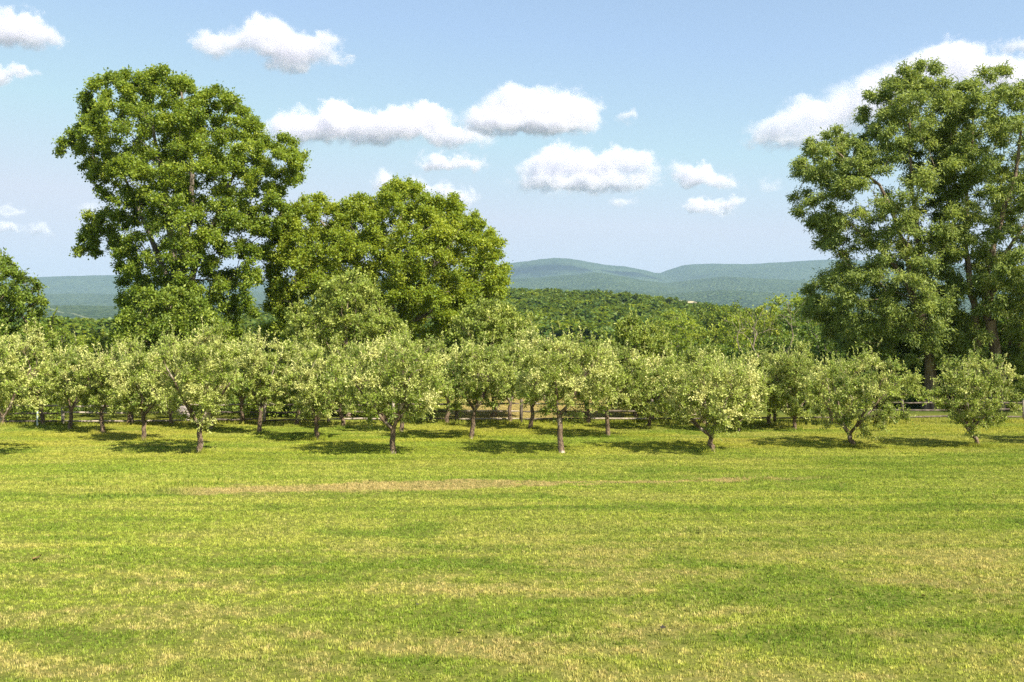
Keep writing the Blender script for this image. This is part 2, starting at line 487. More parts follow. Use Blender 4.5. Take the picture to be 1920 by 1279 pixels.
def grass_patch(seed, n, size, hmin, hmax, w):
    r = np.random.default_rng(seed)
    # blades stand in small tufts
    nt = n // 9
    tc = r.uniform(-size / 2, size / 2, (nt, 2)); th = r.uniform(hmin, hmax, nt); tt = r.normal(0.45, 0.25, nt).clip(-0.1, 1.1)
    k = r.integers(0, nt, n)
    p = tc[k] + r.normal(0, 0.017, (n, 2))
    az = r.uniform(0, 2 * np.pi, n); lean = np.abs(r.normal(0.25, 0.3, n)).clip(0, 1.1)
    h = th[k] * r.uniform(0.55, 1.15, n)
    d = np.stack([np.cos(az), np.sin(az)], 1)
    s = np.stack([-np.sin(az + r.normal(0, 0.6, n)), np.cos(az)], 1)
    s /= np.linalg.norm(s, axis=1)[:, None]
    wv = (w * r.uniform(0.7, 1.4, n))[:, None]
    b0 = np.c_[p - s * wv / 2, np.zeros(n)]; b1 = np.c_[p + s * wv / 2, np.zeros(n)]
    midp = p + d * (h * np.sin(lean * 0.5) * 0.5)[:, None]
    mz = h * 0.55 * np.cos(lean * 0.5)
    m0 = np.c_[midp - s * wv * 0.4, mz]; m1 = np.c_[midp + s * wv * 0.4, mz]
    tip = np.c_[p + d * (h * np.sin(lean))[:, None], h * np.cos(lean)]
    v = np.stack([b0, b1, m1, m0, tip], 1).reshape(-1, 3)
    i = np.arange(n) * 5
    q = np.stack([i, i + 1, i + 2, i + 3], 1); t = np.stack([i + 3, i + 2, i + 4], 1)
    tone = np.repeat(np.clip(tt[k] * 0.75 + r.uniform(0, 0.30, n), 0, 1), 5)
    return mesh_np("grass_tuft", v, tris=t, quads=q, mat=M_GRASS, tone=tone)


TRUNK_FEET = []


def build_grass():
    S = 1.6
    var = [grass_patch(100 + k, 7500, S * 1.12, 0.024, 0.052, 0.0068) for k in range(6)]
    var += [grass_patch(200, 1700, S, 0.05, 0.12, 0.008), grass_patch(201, 1700, S, 0.06, 0.14, 0.008)]
    pts, idx, rot, scl = [], [], [], []
    r = np.random.default_rng(5)
    y = 8.0
    while y < 62:
        half = 0.60 * y + 4.5
        nx = int(2 * half / S) + 1
        for k in range(nx):
            x = -half + k * S
            if y > 43.8 and not (-4 < x < 8):   # lawn ends at the fence
                continue
            pts.append((x + r.uniform(-.1, .1), y + r.uniform(-.1, .1), 0.0)); idx.append(r.integers(0, 6))
            rot.append((0, 0, r.integers(0, 4) * math.pi / 2 + r.uniform(-.15, .15)))
            f = r.uniform(0.85, 1.15)
            scl.append((1, 1, f))
            # taller tufts here and there
            tall = fbm(np.array([x / 3.0]), np.array([y / 2.0 + 40]), 3)[0]
            if (tall > 0.17 and y < 46):
                pts.append((x, y, 0.0)); idx.append(6 + r.integers(0, 2)); rot.append((0, 0, r.uniform(0, 6.28)))
                scl.append((1, 1, r.uniform(0.5, 0.9)))
        y += S
    # rank growth at the ends of the dry strip and along the fence foot
    for (x, yy, f) in [(-8.6, 25.6, .9), (-7.9, 25.9, 1.0), (-8.3, 24.8, .7), (-10, 25.3, .7), (-11.5, 25.8, .8), (-6.6, 26.4, .6), (6.5, 26.6, .7), (8.4, 27.2, .7), (10.4, 27.0, .8)]:
        pts.append((x, yy, 0)); idx.append(6 + r.integers(0, 2)); rot.append((0, 0, r.uniform(0, 6.28))); scl.append((0.6, 0.6, f * 1.25))
    for k in range(60):
        pts.append((-26 + k * 0.9, 41.9 + r.uniform(-.4, 1.2), 0)); idx.append(6 + r.integers(0, 2)); rot.append((0, 0, r.uniform(0, 6.28))); scl.append((0.8, 0.8, r.uniform(1, 2)))
    for (x, yy) in TRUNK_FEET:
        for q in range(3):
            pts.append((x + r.normal(0, .12), yy + r.normal(0, .1), 0)); idx.append(6 + r.integers(0, 2)); rot.append((0, 0, r.uniform(0, 6.28))); scl.append((0.30, 0.26, r.uniform(0.9, 1.7)))
    instance_stuff("grass", pts, rot, scl, idx, var)



# ------------------------------------------------------------------ trees
def norm(a): return a / np.maximum(np.linalg.norm(a, axis=-1, keepdims=True), 1e-9)


def tube(chain_pts, radii, sides):
    """rings along a polyline -> verts, quads"""
    p = np.asarray(chain_pts, float); n = len(p)
    t = np.zeros_like(p); t[1:-1] = p[2:] - p[:-2]; t[0] = p[1] - p[0]; t[-1] = p[-1] - p[-2]
    t = norm(t)
    ref = np.array([1.0, 0, 0]) if abs(t[0][0]) < 0.8 else np.array([0, 1.0, 0])
    V = []
    for k in range(n):
        u = ref - t[k] * ref.dot(t[k]); u /= max(np.linalg.norm(u), 1e-9); w = np.cross(t[k], u); ref = u
        a = np.arange(sides) * 2 * np.pi / sides
        V.append(p[k] + radii[k] * (np.cos(a)[:, None] * u + np.sin(a)[:, None] * w))
    V = np.concatenate(V)
    i = np.arange(n - 1)[:, None] * sides + np.arange(sides)[None, :]
    j = np.arange(n - 1)[:, None] * sides + (np.arange(sides)[None, :] + 1) % sides
    q = np.stack([i, j, j + sides, i + sides], -1).reshape(-1, 4)
    return V, q


def skeleton(trunks, targets, rng, step=0.6, bf=0.35, up=0.25, r_tip=0.012, expo=0.42, r_over=None, wob=0.06):
    """limbs from the trunk lines to every leaf mass; returns tubes"""
    pos, par, pl, fixed = [], [], [], []
    chains = []
    for line in trunks:
        ch = []
        for k, (x, y, z, r) in enumerate(line):
            pos.append((x, y, z)); par.append(len(pos) - 2 if k else -1)
            pl.append(0 if not k else pl[-1] + math.dist(pos[-1], pos[-2])); fixed.append(r); ch.append(len(pos) - 1)
        chains.append(ch)
    pos = [np.array(p, float) for p in pos]
    base_z = min(p[2] for p in pos)
    order = np.argsort(np.linalg.norm(targets - np.array([0, 0, np.percentile(targets[:, 2], 15)]), axis=1))
    skip = {ch[0] for ch in chains}
    for ti in order:
        t = targets[ti]
        A = np.array(pos)
        d = np.linalg.norm(A - t, axis=1)
        below = np.maximum(0, A[:, 2] - t[2] + 0.15 * d)
        cost = d + bf * np.array(pl) + 1.2 * below
        for s_ in skip: cost[s_] = 1e9
        k = int(np.argmin(cost)); L = d[k]
        m = max(2, int(L / step) + 1)
        dirp = pos[k] - pos[par[k]] if par[k] >= 0 else np.array([0, 0, 1.0])
        dirp = dirp / max(np.linalg.norm(dirp), 1e-6)
        ctrl = pos[k] + dirp * L * 0.28 + (t - pos[k]) * 0.22 + np.array([0, 0, up * L * 0.25])
        ch = [k]; prev = k; start = pos[k].copy()
        for q in range(1, m + 1):
            u = q / m
            pt = (1 - u) ** 2 * start + 2 * u * (1 - u) * ctrl + u * u * t
            if q < m: pt = pt + rng.normal(0, wob * min(L, 2.5) * 0.5, 3)
            pos.append(pt); par.append(prev); pl.append(pl[prev] + np.linalg.norm(pt - pos[prev])); fixed.append(0)
            prev = len(pos) - 1; ch.append(prev)
        chains.append(ch)
    n = len(pos); cnt = np.zeros(n)
    has = np.zeros(n, bool)
    for k in range(n):
        if par[k] >= 0: has[par[k]] = True
    cnt[~has] = 1
    for k in range(n - 1, -1, -1):
        if par[k] >= 0: cnt[par[k]] += cnt[k]
    rad = r_tip * np.maximum(cnt, 1) ** expo
    for k in range(n):
        if fixed[k] > 0: rad[k] = fixed[k]
    V, Q, off = [], [], 0
    nt = len(trunks)
    for ci, ch in enumerate(chains):
        rr = [rad[k] for k in ch]
        if ci >= nt: rr[0] = min(rr[0] * 0.8, rr[1] * 1.5)
        big = max(rr)
        sides = 10 if ci < nt else (6 if big > 0.03 else 4)
        v, q = tube([pos[k] for k in ch], rr, sides)
        V.append(v); Q.append(q + off); off += len(v)
    return np.concatenate(V), np.concatenate(Q)


def twigs_and_leaves(C, R, centre, rng, n_tw=9, n_lf=9, size=0.09, width=0.5, up=0.4, outb=0.6, droop=0.0, lift=0.8, fold=0.25, tone0=0.45, tsd=0.14,
                     clump_sd=0.12, jit=0.05, flat=0.75, shoots=0, shoot_len=(0.35, 0.8), shoot_lf=16, pale=0.35, t_from=0.2, tw_r=0.006, shoot_ax=0.45):
    """twigs fan out of every leaf mass and carry leaves; upright young shoots carry paler leaves"""
    nC = len(C)
    out = norm(C - centre)
    ct = rng.normal(0, clump_sd, nC)
    k = np.repeat(np.arange(nC), n_tw)
    d = norm(norm(rng.normal(size=(len(k), 3))) + outb * out[k] * rng.uniform(0.2, 1.3, (len(k), 1)) + np.array([0, 0, up]))
    d[:, 2] *= flat; d = norm(d)
    L = R[k] * rng.uniform(0.45, 1.55, len(k))
    S = C[k] - d * (L * 0.15)[:, None]
    tt = ct[k] + rng.normal(0, 0.06, len(k))
    nl = np.full(len(k), n_lf)
    isS = np.zeros(len(k), bool)
    if shoots:
        w = np.clip((out[:, 2] + 0.35), 0.02, None) ** 1.5
        ks = rng.choice(nC, shoots, p=w / w.sum())
        ds = norm(np.array([0, 0, 1.0]) + rng.normal(0, 0.32, (shoots, 3)) + 0.35 * out[ks])
        Ls = rng.uniform(*shoot_len, shoots)
        Ss = C[ks] + rng.normal(0, 0.5, (shoots, 3)) * R[ks][:, None]
        S = np.concatenate([S, Ss]); d = np.concatenate([d, ds]); L = np.concatenate([L, Ls])
        tt = np.concatenate([tt, ct[ks] + pale]); nl = np.concatenate([nl, np.full(shoots, shoot_lf)])
        isS = np.concatenate([isS, np.ones(shoots, bool)])
    E = S + d * L[:, None]
    if droop:
        E[~isS, 2] -= droop * L[~isS] * 0.45
    # twigs as thin three sided spikes
    u = norm(np.cross(d, np.array([0.3, 0.2, 0.9]))); v = np.cross(d, u)
    tv = np.stack([S + u * tw_r, S - u * tw_r * 0.5 + v * tw_r, S - u * tw_r * 0.5 - v * tw_r, E], 1).reshape(-1, 3)
    i = np.arange(len(S)) * 4
    tf = np.concatenate([np.stack([i, i + 1, i + 3], 1), np.stack([i + 1, i + 2, i + 3], 1), np.stack([i + 2, i, i + 3], 1)])
    # leaves
    j = np.repeat(np.arange(len(S)), nl); n = len(j)
    tpar = rng.uniform(t_from, 1.05, n)
    tpar[isS[j]] = rng.uniform(0.05, 1.03, isS[j].sum())
    p = S[j] + (E - S)[j] * tpar[:, None] + rng.normal(0, jit, (n, 3)) * np.where(isS[j], 0.3, 1.0)[:, None]
    if droop: p[:, 2] -= np.where(isS[j], 0, droop * 0.25 * L[j] * tpar * (1 - tpar))
    rnd = norm(rng.normal(size=(n, 3)))
    ax = norm(d[j] * 0.7 + rnd * 0.75 + np.array([0, 0, -droop]) + np.where(isS[j], shoot_ax, 0.0)[:, None] * np.array([0, 0, 1.0]))
    nr = norm(np.array([0, 0, lift]) + rng.normal(0, 0.55, (n, 3)) + out[np.zeros(n, int)] * 0)
    nr = norm(nr - ax * (nr * ax).sum(1, keepdims=True))
    sd = np.cross(ax, nr)
    l = (size * rng.uniform(0.65, 1.3, n))[:, None]; w = l * width
    a0 = p; a2 = p + ax * l - nr * l * 0.12
    a1 = p + ax * l * 0.45 + sd * w * 0.5 + nr * l * fold * 0.5
    a3 = p + ax * l * 0.45 - sd * w * 0.5 + nr * l * fold * 0.5
    lv = np.stack([a0, a1, a2, a3], 1).reshape(-1, 3)
    i = np.arange(n) * 4
    lt = np.concatenate([np.stack([i, i + 1, i + 2], 1), np.stack([i, i + 2, i + 3], 1)])
    tone = np.clip(tone0 + tt[j] + rng.normal(0, tsd, n), 0, 1)
    return (tv, tf), (lv, lt, np.repeat(tone, 4))


def make_tree(name, label, loc, trunks, C, R, rng, leaf, leafm, barkm, group=None, cat="tree", rz=0.0, skel=None, mats_only=False, centre=None):
    skel = skel or {}
    tv, tq = skeleton(trunks, C, rng, **skel)
    cz = np.array([C[:, 0].mean(), C[:, 1].mean(), np.percentile(C[:, 2], 30)]) if centre is None else np.asarray(centre)
    (wv, wf), (lv, lt, tone) = twigs_and_leaves(C, R, cz, rng, **leaf)
    me_t = mesh_np("trunk", np.concatenate([tv, wv]), tris=wf + len(tv), quads=tq, mat=barkm, smooth=True)
    me_c = mesh_np("crown", lv, tris=lt, mat=leafm, tone=tone)
    if mats_only: return me_t, me_c
    root = thing(name, label, cat, loc, rz, group)
    obj("trunk", me_t, root); obj("crown", me_c, root)
    return root


def poly_edge(px, py, poly):
    """inside test and distance to the outline"""
    a = np.asarray(poly, float); b = np.roll(a, -1, 0)
    X, Y = px[:, None], py[:, None]
    cond = (a[:, 1] > Y) != (b[:, 1] > Y)
    xint = a[:, 0] + (Y - a[:, 1]) / np.where(b[:, 1] == a[:, 1], 1e-9, b[:, 1] - a[:, 1]) * (b[:, 0] - a[:, 0])
    inside = ((cond & (X < xint)).sum(1) % 2) == 1
    ab = b - a
    t = np.clip(((X - a[:, 0]) * ab[:, 0] + (Y - a[:, 1]) * ab[:, 1]) / (ab ** 2).sum(1), 0, 1)
    dd = np.hypot(X - a[:, 0] - t * ab[:, 0], Y - a[:, 1] - t * ab[:, 1]).min(1)
    return inside, dd


def crown_from_outline(poly, d, x0, n, rmin, rmax, rng, depth=None, holes=(), inset=0.55, back=1.0, tries=40):
    """leaf masses filling a crown that has this outline at distance d and its own depth; metres, relative to (x0, d, 0)"""
    m = d / F_PX
    P2 = np.array([((x - CX) * m - x0, EYE + (HOR - y) * m) for x, y in poly])
    lo, hi = P2.min(0), P2.max(0)
    H = [((hx - CX) * m - x0, EYE + (HOR - hy) * m, hr * m) for hx, hy, hr in holes]
    C, R = [], []
    Rin = None
    S = rng.uniform(lo, hi, (n * tries, 2))
    ins, dd = poly_edge(S[:, 0], S[:, 1], P2)
    Rin = dd[ins].max()
    dep = depth or Rin * 0.95
    S, dd = S[ins], dd[ins]
    for (x, z), e in zip(S, dd):
        if len(C) >= n: break
        q = min(1.0, e / Rin)
        T = dep * math.sqrt(max(0, 1 - (1 - q) ** 2))
        s = rng.uniform(-1, 1); s = math.copysign(abs(s) ** 0.6, s)
        y = s * T * (back if s > 0 else 1.0)
        r = rmin + (rmax - rmin) * min(1.0, q * 1.6) * rng.uniform(0.5, 1.0)
        if e < r * inset: 
            r = e / inset
            if r < rmin * 0.7: continue
        if any((x - a) ** 2 + (z - b) ** 2 < (c + r * 0.55) ** 2 for a, b, c in H): continue
        if C:
            A = np.array(C); dist = np.sqrt((A[:, 0] - x) ** 2 + (A[:, 1] - y) ** 2 + (A[:, 2] - z) ** 2)
            if (dist < 0.42 * (np.array(R) + r)).any(): continue
        C.append((x, y, z)); R.append(r)
    return np.array(C), np.array(R)


def trunk_line(x0, z0, x1, z1, r0, r1, n=8, rng=RNG, y1=0.0, wob=0.08, flare=1.5, y0=0.0):
    out = []
    for k in range(n):
        u = k / (n - 1)
        r = r0 + (r1 - r0) * u
        if k == 0: r *= flare
        if k == 1: r *= 1.0 + (flare - 1) * 0.25
        w = wob * math.sin(u * math.pi) if 0 < k else 0
        zz = z0 + (z1 - z0) * (u if k != 1 else u * 0.5)
        out.append((x0 + (x1 - x0) * u + rng.normal(0, 1) * w, y0 + (y1 - y0) * u + rng.normal(0, 1) * w, zz, r))
    return out


# ------------------------------------------------------------------ tall trees beyond the fence
def outline_tree(name, label, poly, d, tx, n, rmin, rmax, leaf, leafm, barkm, seed, trunks=None, holes=(), depth=None, base_r=0.35, group=None, inset=0.55, skel=None, z_base=None, back=1.0):
    rng = np.random.default_rng(seed)
    x0 = (tx - CX) / F_PX * d
    C, R = crown_from_outline(poly, d, x0, n, rmin, rmax, rng, depth, holes, inset, back)
    zb = float(height(np.array([x0]), np.array([d]))[0]) if z_base is None else z_base
    C = C - np.array([0, 0, zb])
    if trunks is None:
        top = C[:, 2].max()
        trunks = [trunk_line(0, 0, C[:, 0].mean() * 0.5, top * 0.8, base_r, base_r * 0.18, 9, rng, wob=0.15)]
    return make_tree(name, label, (x0, d, zb), trunks, C, R, rng, leaf, leafm, barkm, group, skel=skel)


def leaders(spec, d, tx, rng):
    """trunks and leaders given as photograph columns/rows at the tree's depth"""
    m = d / F_PX; x0 = (tx - CX) * m; out = []
    for pts, r0, r1, yy in spec:
        line = []
        for k, (px, py) in enumerate(pts):
            u = k / (len(pts) - 1)
            z = EYE + (HOR - py) * m
            if k == 0 and py > 700: z = 0.0
            line.append(((px - CX) * m - x0, yy * u, z, (r0 + (r1 - r0) * u) * (1.45 if k == 0 and py > 700 else 1)))
        # finer polyline
        fine = []
        for a, b in zip(line[:-1], line[1:]):
            for q in range(3):
                u = q / 3
                fine.append(tuple(a[i] * (1 - u) + b[i] * u + (rng.normal(0, 0.05) if q and i < 2 else 0) for i in range(4)))
        fine.append(line[-1]); out.append(fine)
    return out


LEAF_BIG = dict(n_tw=12, n_lf=32, size=0.13, width=0.85, up=0.35, outb=0.7, droop=0.15, lift=0.9, jit=0.12, t_from=0.05, flat=0.7, tw_r=0.010, fold=0.3)
poly1 = [(117, 290), (141, 255), (141, 222), (166, 208), (169, 177), (190, 156), (225, 142), (263, 140), (305, 135), (340, 130), (352, 147), (370, 170), (378, 192), (394, 175), (417, 167),
         (450, 189), (478, 222), (492, 240), (520, 259), (558, 262), (567, 288), (567, 325), (549, 351), (527, 356), (553, 372), (558, 391), (535, 428), (516, 447), (497, 489), (488, 522),
         (483, 569), (483, 600), (457, 585), (441, 560), (441, 605), (450, 650), (236, 650), (228, 600), (236, 569), (239, 536), (230, 499), (220, 461), (188, 470), (160, 500), (155, 466),
         (160, 424), (181, 391), (183, 363), (174, 335), (141, 325)]
r1 = np.random.default_rng(11)
t1 = leaders([([(338, 741), (336, 640), (334, 560)], 0.42, 0.36, 0.0),
              ([(334, 560), (326, 480), (318, 400), (305, 300), (285, 200)], 0.30, 0.06, -0.6),
              ([(335, 575), (345, 470), (357, 380), (356, 300), (335, 170)], 0.30, 0.06, 0.5),
              ([(337, 590), (365, 510), (392, 450), (430, 360), (470, 280)], 0.24, 0.05, -0.9),
              ([(334, 560), (290, 470), (250, 380), (205, 290)], 0.22, 0.05, 0.8)], 60, 338, r1)
outline_tree("maple_tree", "tallest tree left of centre, ragged grey-stemmed maple towering over the orchard", poly1, 60, 338, 800, 0.32, 0.72, dict(LEAF_BIG, tone0=0.42), M_MAPLE, B_GREY, 21,
             trunks=t1, depth=4.2, group="tall trees beyond the orchard", skel=dict(step=0.7, r_tip=0.009, up=0.2, wob=0.10),
             holes=[(425, 480, 12), (452, 505, 14), (470, 450, 10), (390, 525, 6), (250, 300, 6), (440, 240, 7), (413, 218, 6), (500, 400, 10), (268, 440, 6), (452, 545, 10)])

poly2 = [(505, 560), (516, 538), (502, 519), (512, 494), (508, 469), (520, 440), (535, 406), (563, 381), (594, 366), (613, 369), (635, 371), (654, 354), (676, 370), (700, 364), (716, 360), (716, 347),
         (751, 339), (785, 345), (807, 356), (813, 378), (829, 370), (854, 370), (870, 391), (895, 405), (917, 422), (942, 456), (951, 494), (949, 525), (945, 565), (935, 610), (915, 660), (560, 660), (510, 622), (500, 590)]
r2 = np.random.default_rng(12)
t2 = leaders([([(735, 734), (733, 660), (730, 610)], 0.40, 0.34, 0.0),
              ([(730, 610), (700, 540), (650, 470), (600, 410)], 0.26, 0.05, -0.8),
              ([(730, 610), (735, 530), (745, 450), (752, 370)], 0.28, 0.05, 0.6),
              ([(731, 620), (775, 550), (830, 480), (870, 420)], 0.25, 0.05, -0.7),
              ([(731, 625), (800, 590), (880, 540)], 0.18, 0.04, -1.0), ([(731, 625), (660, 590), (560, 530)], 0.18, 0.04, -1.0)], 64, 735, r2)
outline_tree("maple_tree", "broad dome-shaped maple with yellowish leaves, right of the tallest tree", poly2, 64, 735, 900, 0.34, 0.75, dict(LEAF_BIG, tone0=0.46, size=0.13), M_OLIVE, B_GREY, 22,
             trunks=t2, depth=5.5, group="tall trees beyond the orchard", skel=dict(step=0.7, r_tip=0.009, up=0.2, wob=0.10),
             holes=[(735, 432, 4), (800, 600, 8), (600, 560, 6)])

LEAF_FROND = dict(n_tw=12, n_lf=30, size=0.17, width=0.30, up=0.25, outb=0.8, droop=0.45, lift=0.5, jit=0.10, flat=0.58, tw_r=0.010, fold=0.2, t_from=0.1)
poly3 = [(1475, 402), (1492, 380), (1497, 340), (1486, 304), (1520, 296), (1520, 262), (1552, 240), (1613, 236), (1620, 203), (1617, 172), (1665, 154), (1674, 127), (1721, 118), (1755, 130), (1760, 152),
         (1772, 178), (1800, 200), (1812, 300), (1806, 400), (1800, 520), (1790, 640), (1770, 700), (1680, 690), (1570, 660), (1545, 600), (1510, 583), (1514, 550), (1510, 508), (1534, 489), (1520, 470), (1524, 450), (1513, 412), (1487, 424)]
poly4 = [(1770, 190), (1799, 168), (1798, 147), (1839, 125), (1880, 140), (1892, 155), (1930, 150), (1990, 170), (2060, 240), (2110, 340), (2120, 460), (2090, 570), (2060, 660), (1980, 700), (1900, 690), (1800, 690),
         (1780, 600), (1770, 500), (1765, 380), (1768, 280)]
r3 = np.random.default_rng(13)
t3 = leaders([([(1742, 766), (1744, 690), (1735, 620)], 0.30, 0.25, 0.0),
              ([(1735, 620), (1712, 570), (1700, 500), (1680, 440), (1640, 350), (1560, 290)], 0.20, 0.04, -0.8),
              ([(1735, 620), (1738, 540), (1722, 430), (1714, 330), (1712, 170)], 0.21, 0.04, 0.4),
              ([(1720, 590), (1690, 520), (1640, 470), (1560, 410)], 0.14, 0.03, -1.2),
              ([(1736, 640), (1660, 590), (1560, 540)], 0.13, 0.03, 0.8)], 50, 1742, r3)
outline_tree("locust_tree", "tall airy locust with layered drooping fronds, leaning left over the right apple trees", poly3, 50, 1742, 520, 0.34, 0.74, dict(LEAF_FROND, tone0=0.45), M_FROND, B_BROWN, 23,
             trunks=t3, depth=3.6, group="tall trees beyond the orchard", skel=dict(step=0.6, r_tip=0.008, up=0.3, wob=0.10),
             holes=[(1693, 306, 16), (1655, 335, 15), (1640, 352, 12), (1718, 395, 10), (1568, 480, 16), (1548, 488, 9), (1651, 482, 12), (1766, 420, 12), (1600, 372, 9), (1780, 500, 14), (1744, 360, 8), (1590, 440, 7), (1770, 520, 10)])
t4 = leaders([([(1838, 769), (1836, 690), (1828, 600)], 0.24, 0.19, 0.0), ([(1828, 600), (1820, 520), (1812, 430), (1825, 300), (1838, 180)], 0.18, 0.04, 0.5),
              ([(1866, 769), (1866, 690), (1852, 600)], 0.30, 0.24, -0.3), ([(1852, 600), (1845, 520), (1870, 420), (1900, 300), (1905, 200)], 0.2, 0.04, -0.6),
              ([(1850, 580), (1890, 480), (1960, 380)], 0.18, 0.04, 0.8), ([(1866, 690), (1940, 600), (2020, 520)], 0.14, 0.03, -0.9), ([(1880, 769), (1888, 690), (1910, 610)], 0.10, 0.06, 0.5)], 49, 1858, r3)
outline_tree("locust_tree", "tall locust with two thick brown stems at the right edge of the picture", poly4, 49, 1858, 600, 0.34, 0.74, dict(LEAF_FROND, tone0=0.47), M_FROND, B_BROWN, 24,
             trunks=t4, depth=4.2, group="tall trees beyond the orchard", skel=dict(step=0.6, r_tip=0.008, up=0.3, wob=0.10),
             holes=[(1815, 250, 8), (1835, 300, 8), (1795, 503, 12), (1905, 262, 8), (1870, 330, 7), (1810, 560, 9), (1850, 640, 9), (1862, 665, 9), (1895, 420, 8)])

LEAF_MED = dict(n_tw=10, n_lf=14, size=0.13, width=0.6, up=0.45, outb=0.7, droop=0.0, lift=0.8, jit=0.06, flat=0.8, tw_r=0.007)
outline_tree("round_tree", "low dark green tree with a rounded dense crown in front of the tallest maple",
             [(220, 640), (226, 600), (250, 580), (262, 556), (300, 543), (345, 542), (378, 560), (398, 592), (404, 640), (400, 690), (225, 690)], 50, 312, 230, 0.30, 0.5, dict(LEAF_MED, tone0=0.60, size=0.15), M_DARKL, B_BROWN, 25, depth=2.2, base_r=0.16)
outline_tree("round_tree", "bushy green tree with twiggy top cut off by the left edge of the picture",
             [(-120, 560), (-80, 500), (-30, 478), (6, 488), (30, 505), (58, 522), (72, 548), (76, 590), (98, 600), (95, 640), (80, 700), (-120, 700)], 46.5, -20, 300, 0.30, 0.50, dict(LEAF_MED, tone0=0.48, shoots=60, shoot_len=(0.3, 0.7), pale=0.05), M_DARKL, B_BROWN, 26, depth=2.2, base_r=0.15)
PY = "tall pointed fruit trees along the back of the orchard"
LEAF_PEAR = dict(n_tw=11, n_lf=16, size=0.125, width=0.55, up=0.7, outb=0.6, lift=0.6, jit=0.05, flat=1.0, tw_r=0.006, shoots=110, shoot_len=(0.3, 0.7), pale=0.16)
outline_tree("pear_tree", "tallest pointed fruit tree, pyramid crown in front of the dome-shaped maple",
             [(538, 615), (545, 590), (563, 572), (590, 555), (608, 530), (632, 518), (650, 511), (680, 523), (700, 545), (722, 575), (745, 600), (760, 630), (765, 700), (750, 745), (560, 745), (535, 690)], 45.6, 655, 300, 0.28, 0.5, dict(LEAF_PEAR, tone0=0.50), M_PEAR, B_BROWN, 27, depth=2.3, base_r=0.13, group=PY)
outline_tree("pear_tree", "pointed pale green fruit tree at the right foot of the dome-shaped maple",
             [(835, 640), (858, 598), (885, 575), (912, 563), (935, 567), (960, 583), (988, 605), (1008, 635), (1012, 700), (995, 745), (850, 745), (832, 700)], 45.2, 925, 230, 0.26, 0.46, dict(LEAF_PEAR, tone0=0.50), M_PEAR, B_BROWN, 28, depth=2.0, base_r=0.12, group=PY)
outline_tree("pear_tree", "smallest pointed fruit tree, against the wooded hill right of centre",
             [(1135, 660), (1152, 625), (1172, 603), (1192, 595), (1215, 606), (1242, 625), (1256, 660), (1262, 720), (1245, 750), (1150, 750), (1135, 710)], 44.6, 1192, 180, 0.24, 0.42, dict(LEAF_PEAR, tone0=0.45), M_PEAR, B_BROWN, 29, depth=1.6, base_r=0.10, group=PY)

# ------------------------------------------------------------------ the orchard
LEAF_APPLE = dict(n_tw=12, n_lf=25, size=0.078, width=0.5, up=0.35, outb=0.75, lift=0.75, jit=0.03, flat=0.85, tw_r=0.005, clump_sd=0.20, tsd=0.10, shoots=110, shoot_len=(0.25, 0.62), shoot_lf=15, pale=0.15)
ORCH = "apple trees of the orchard"


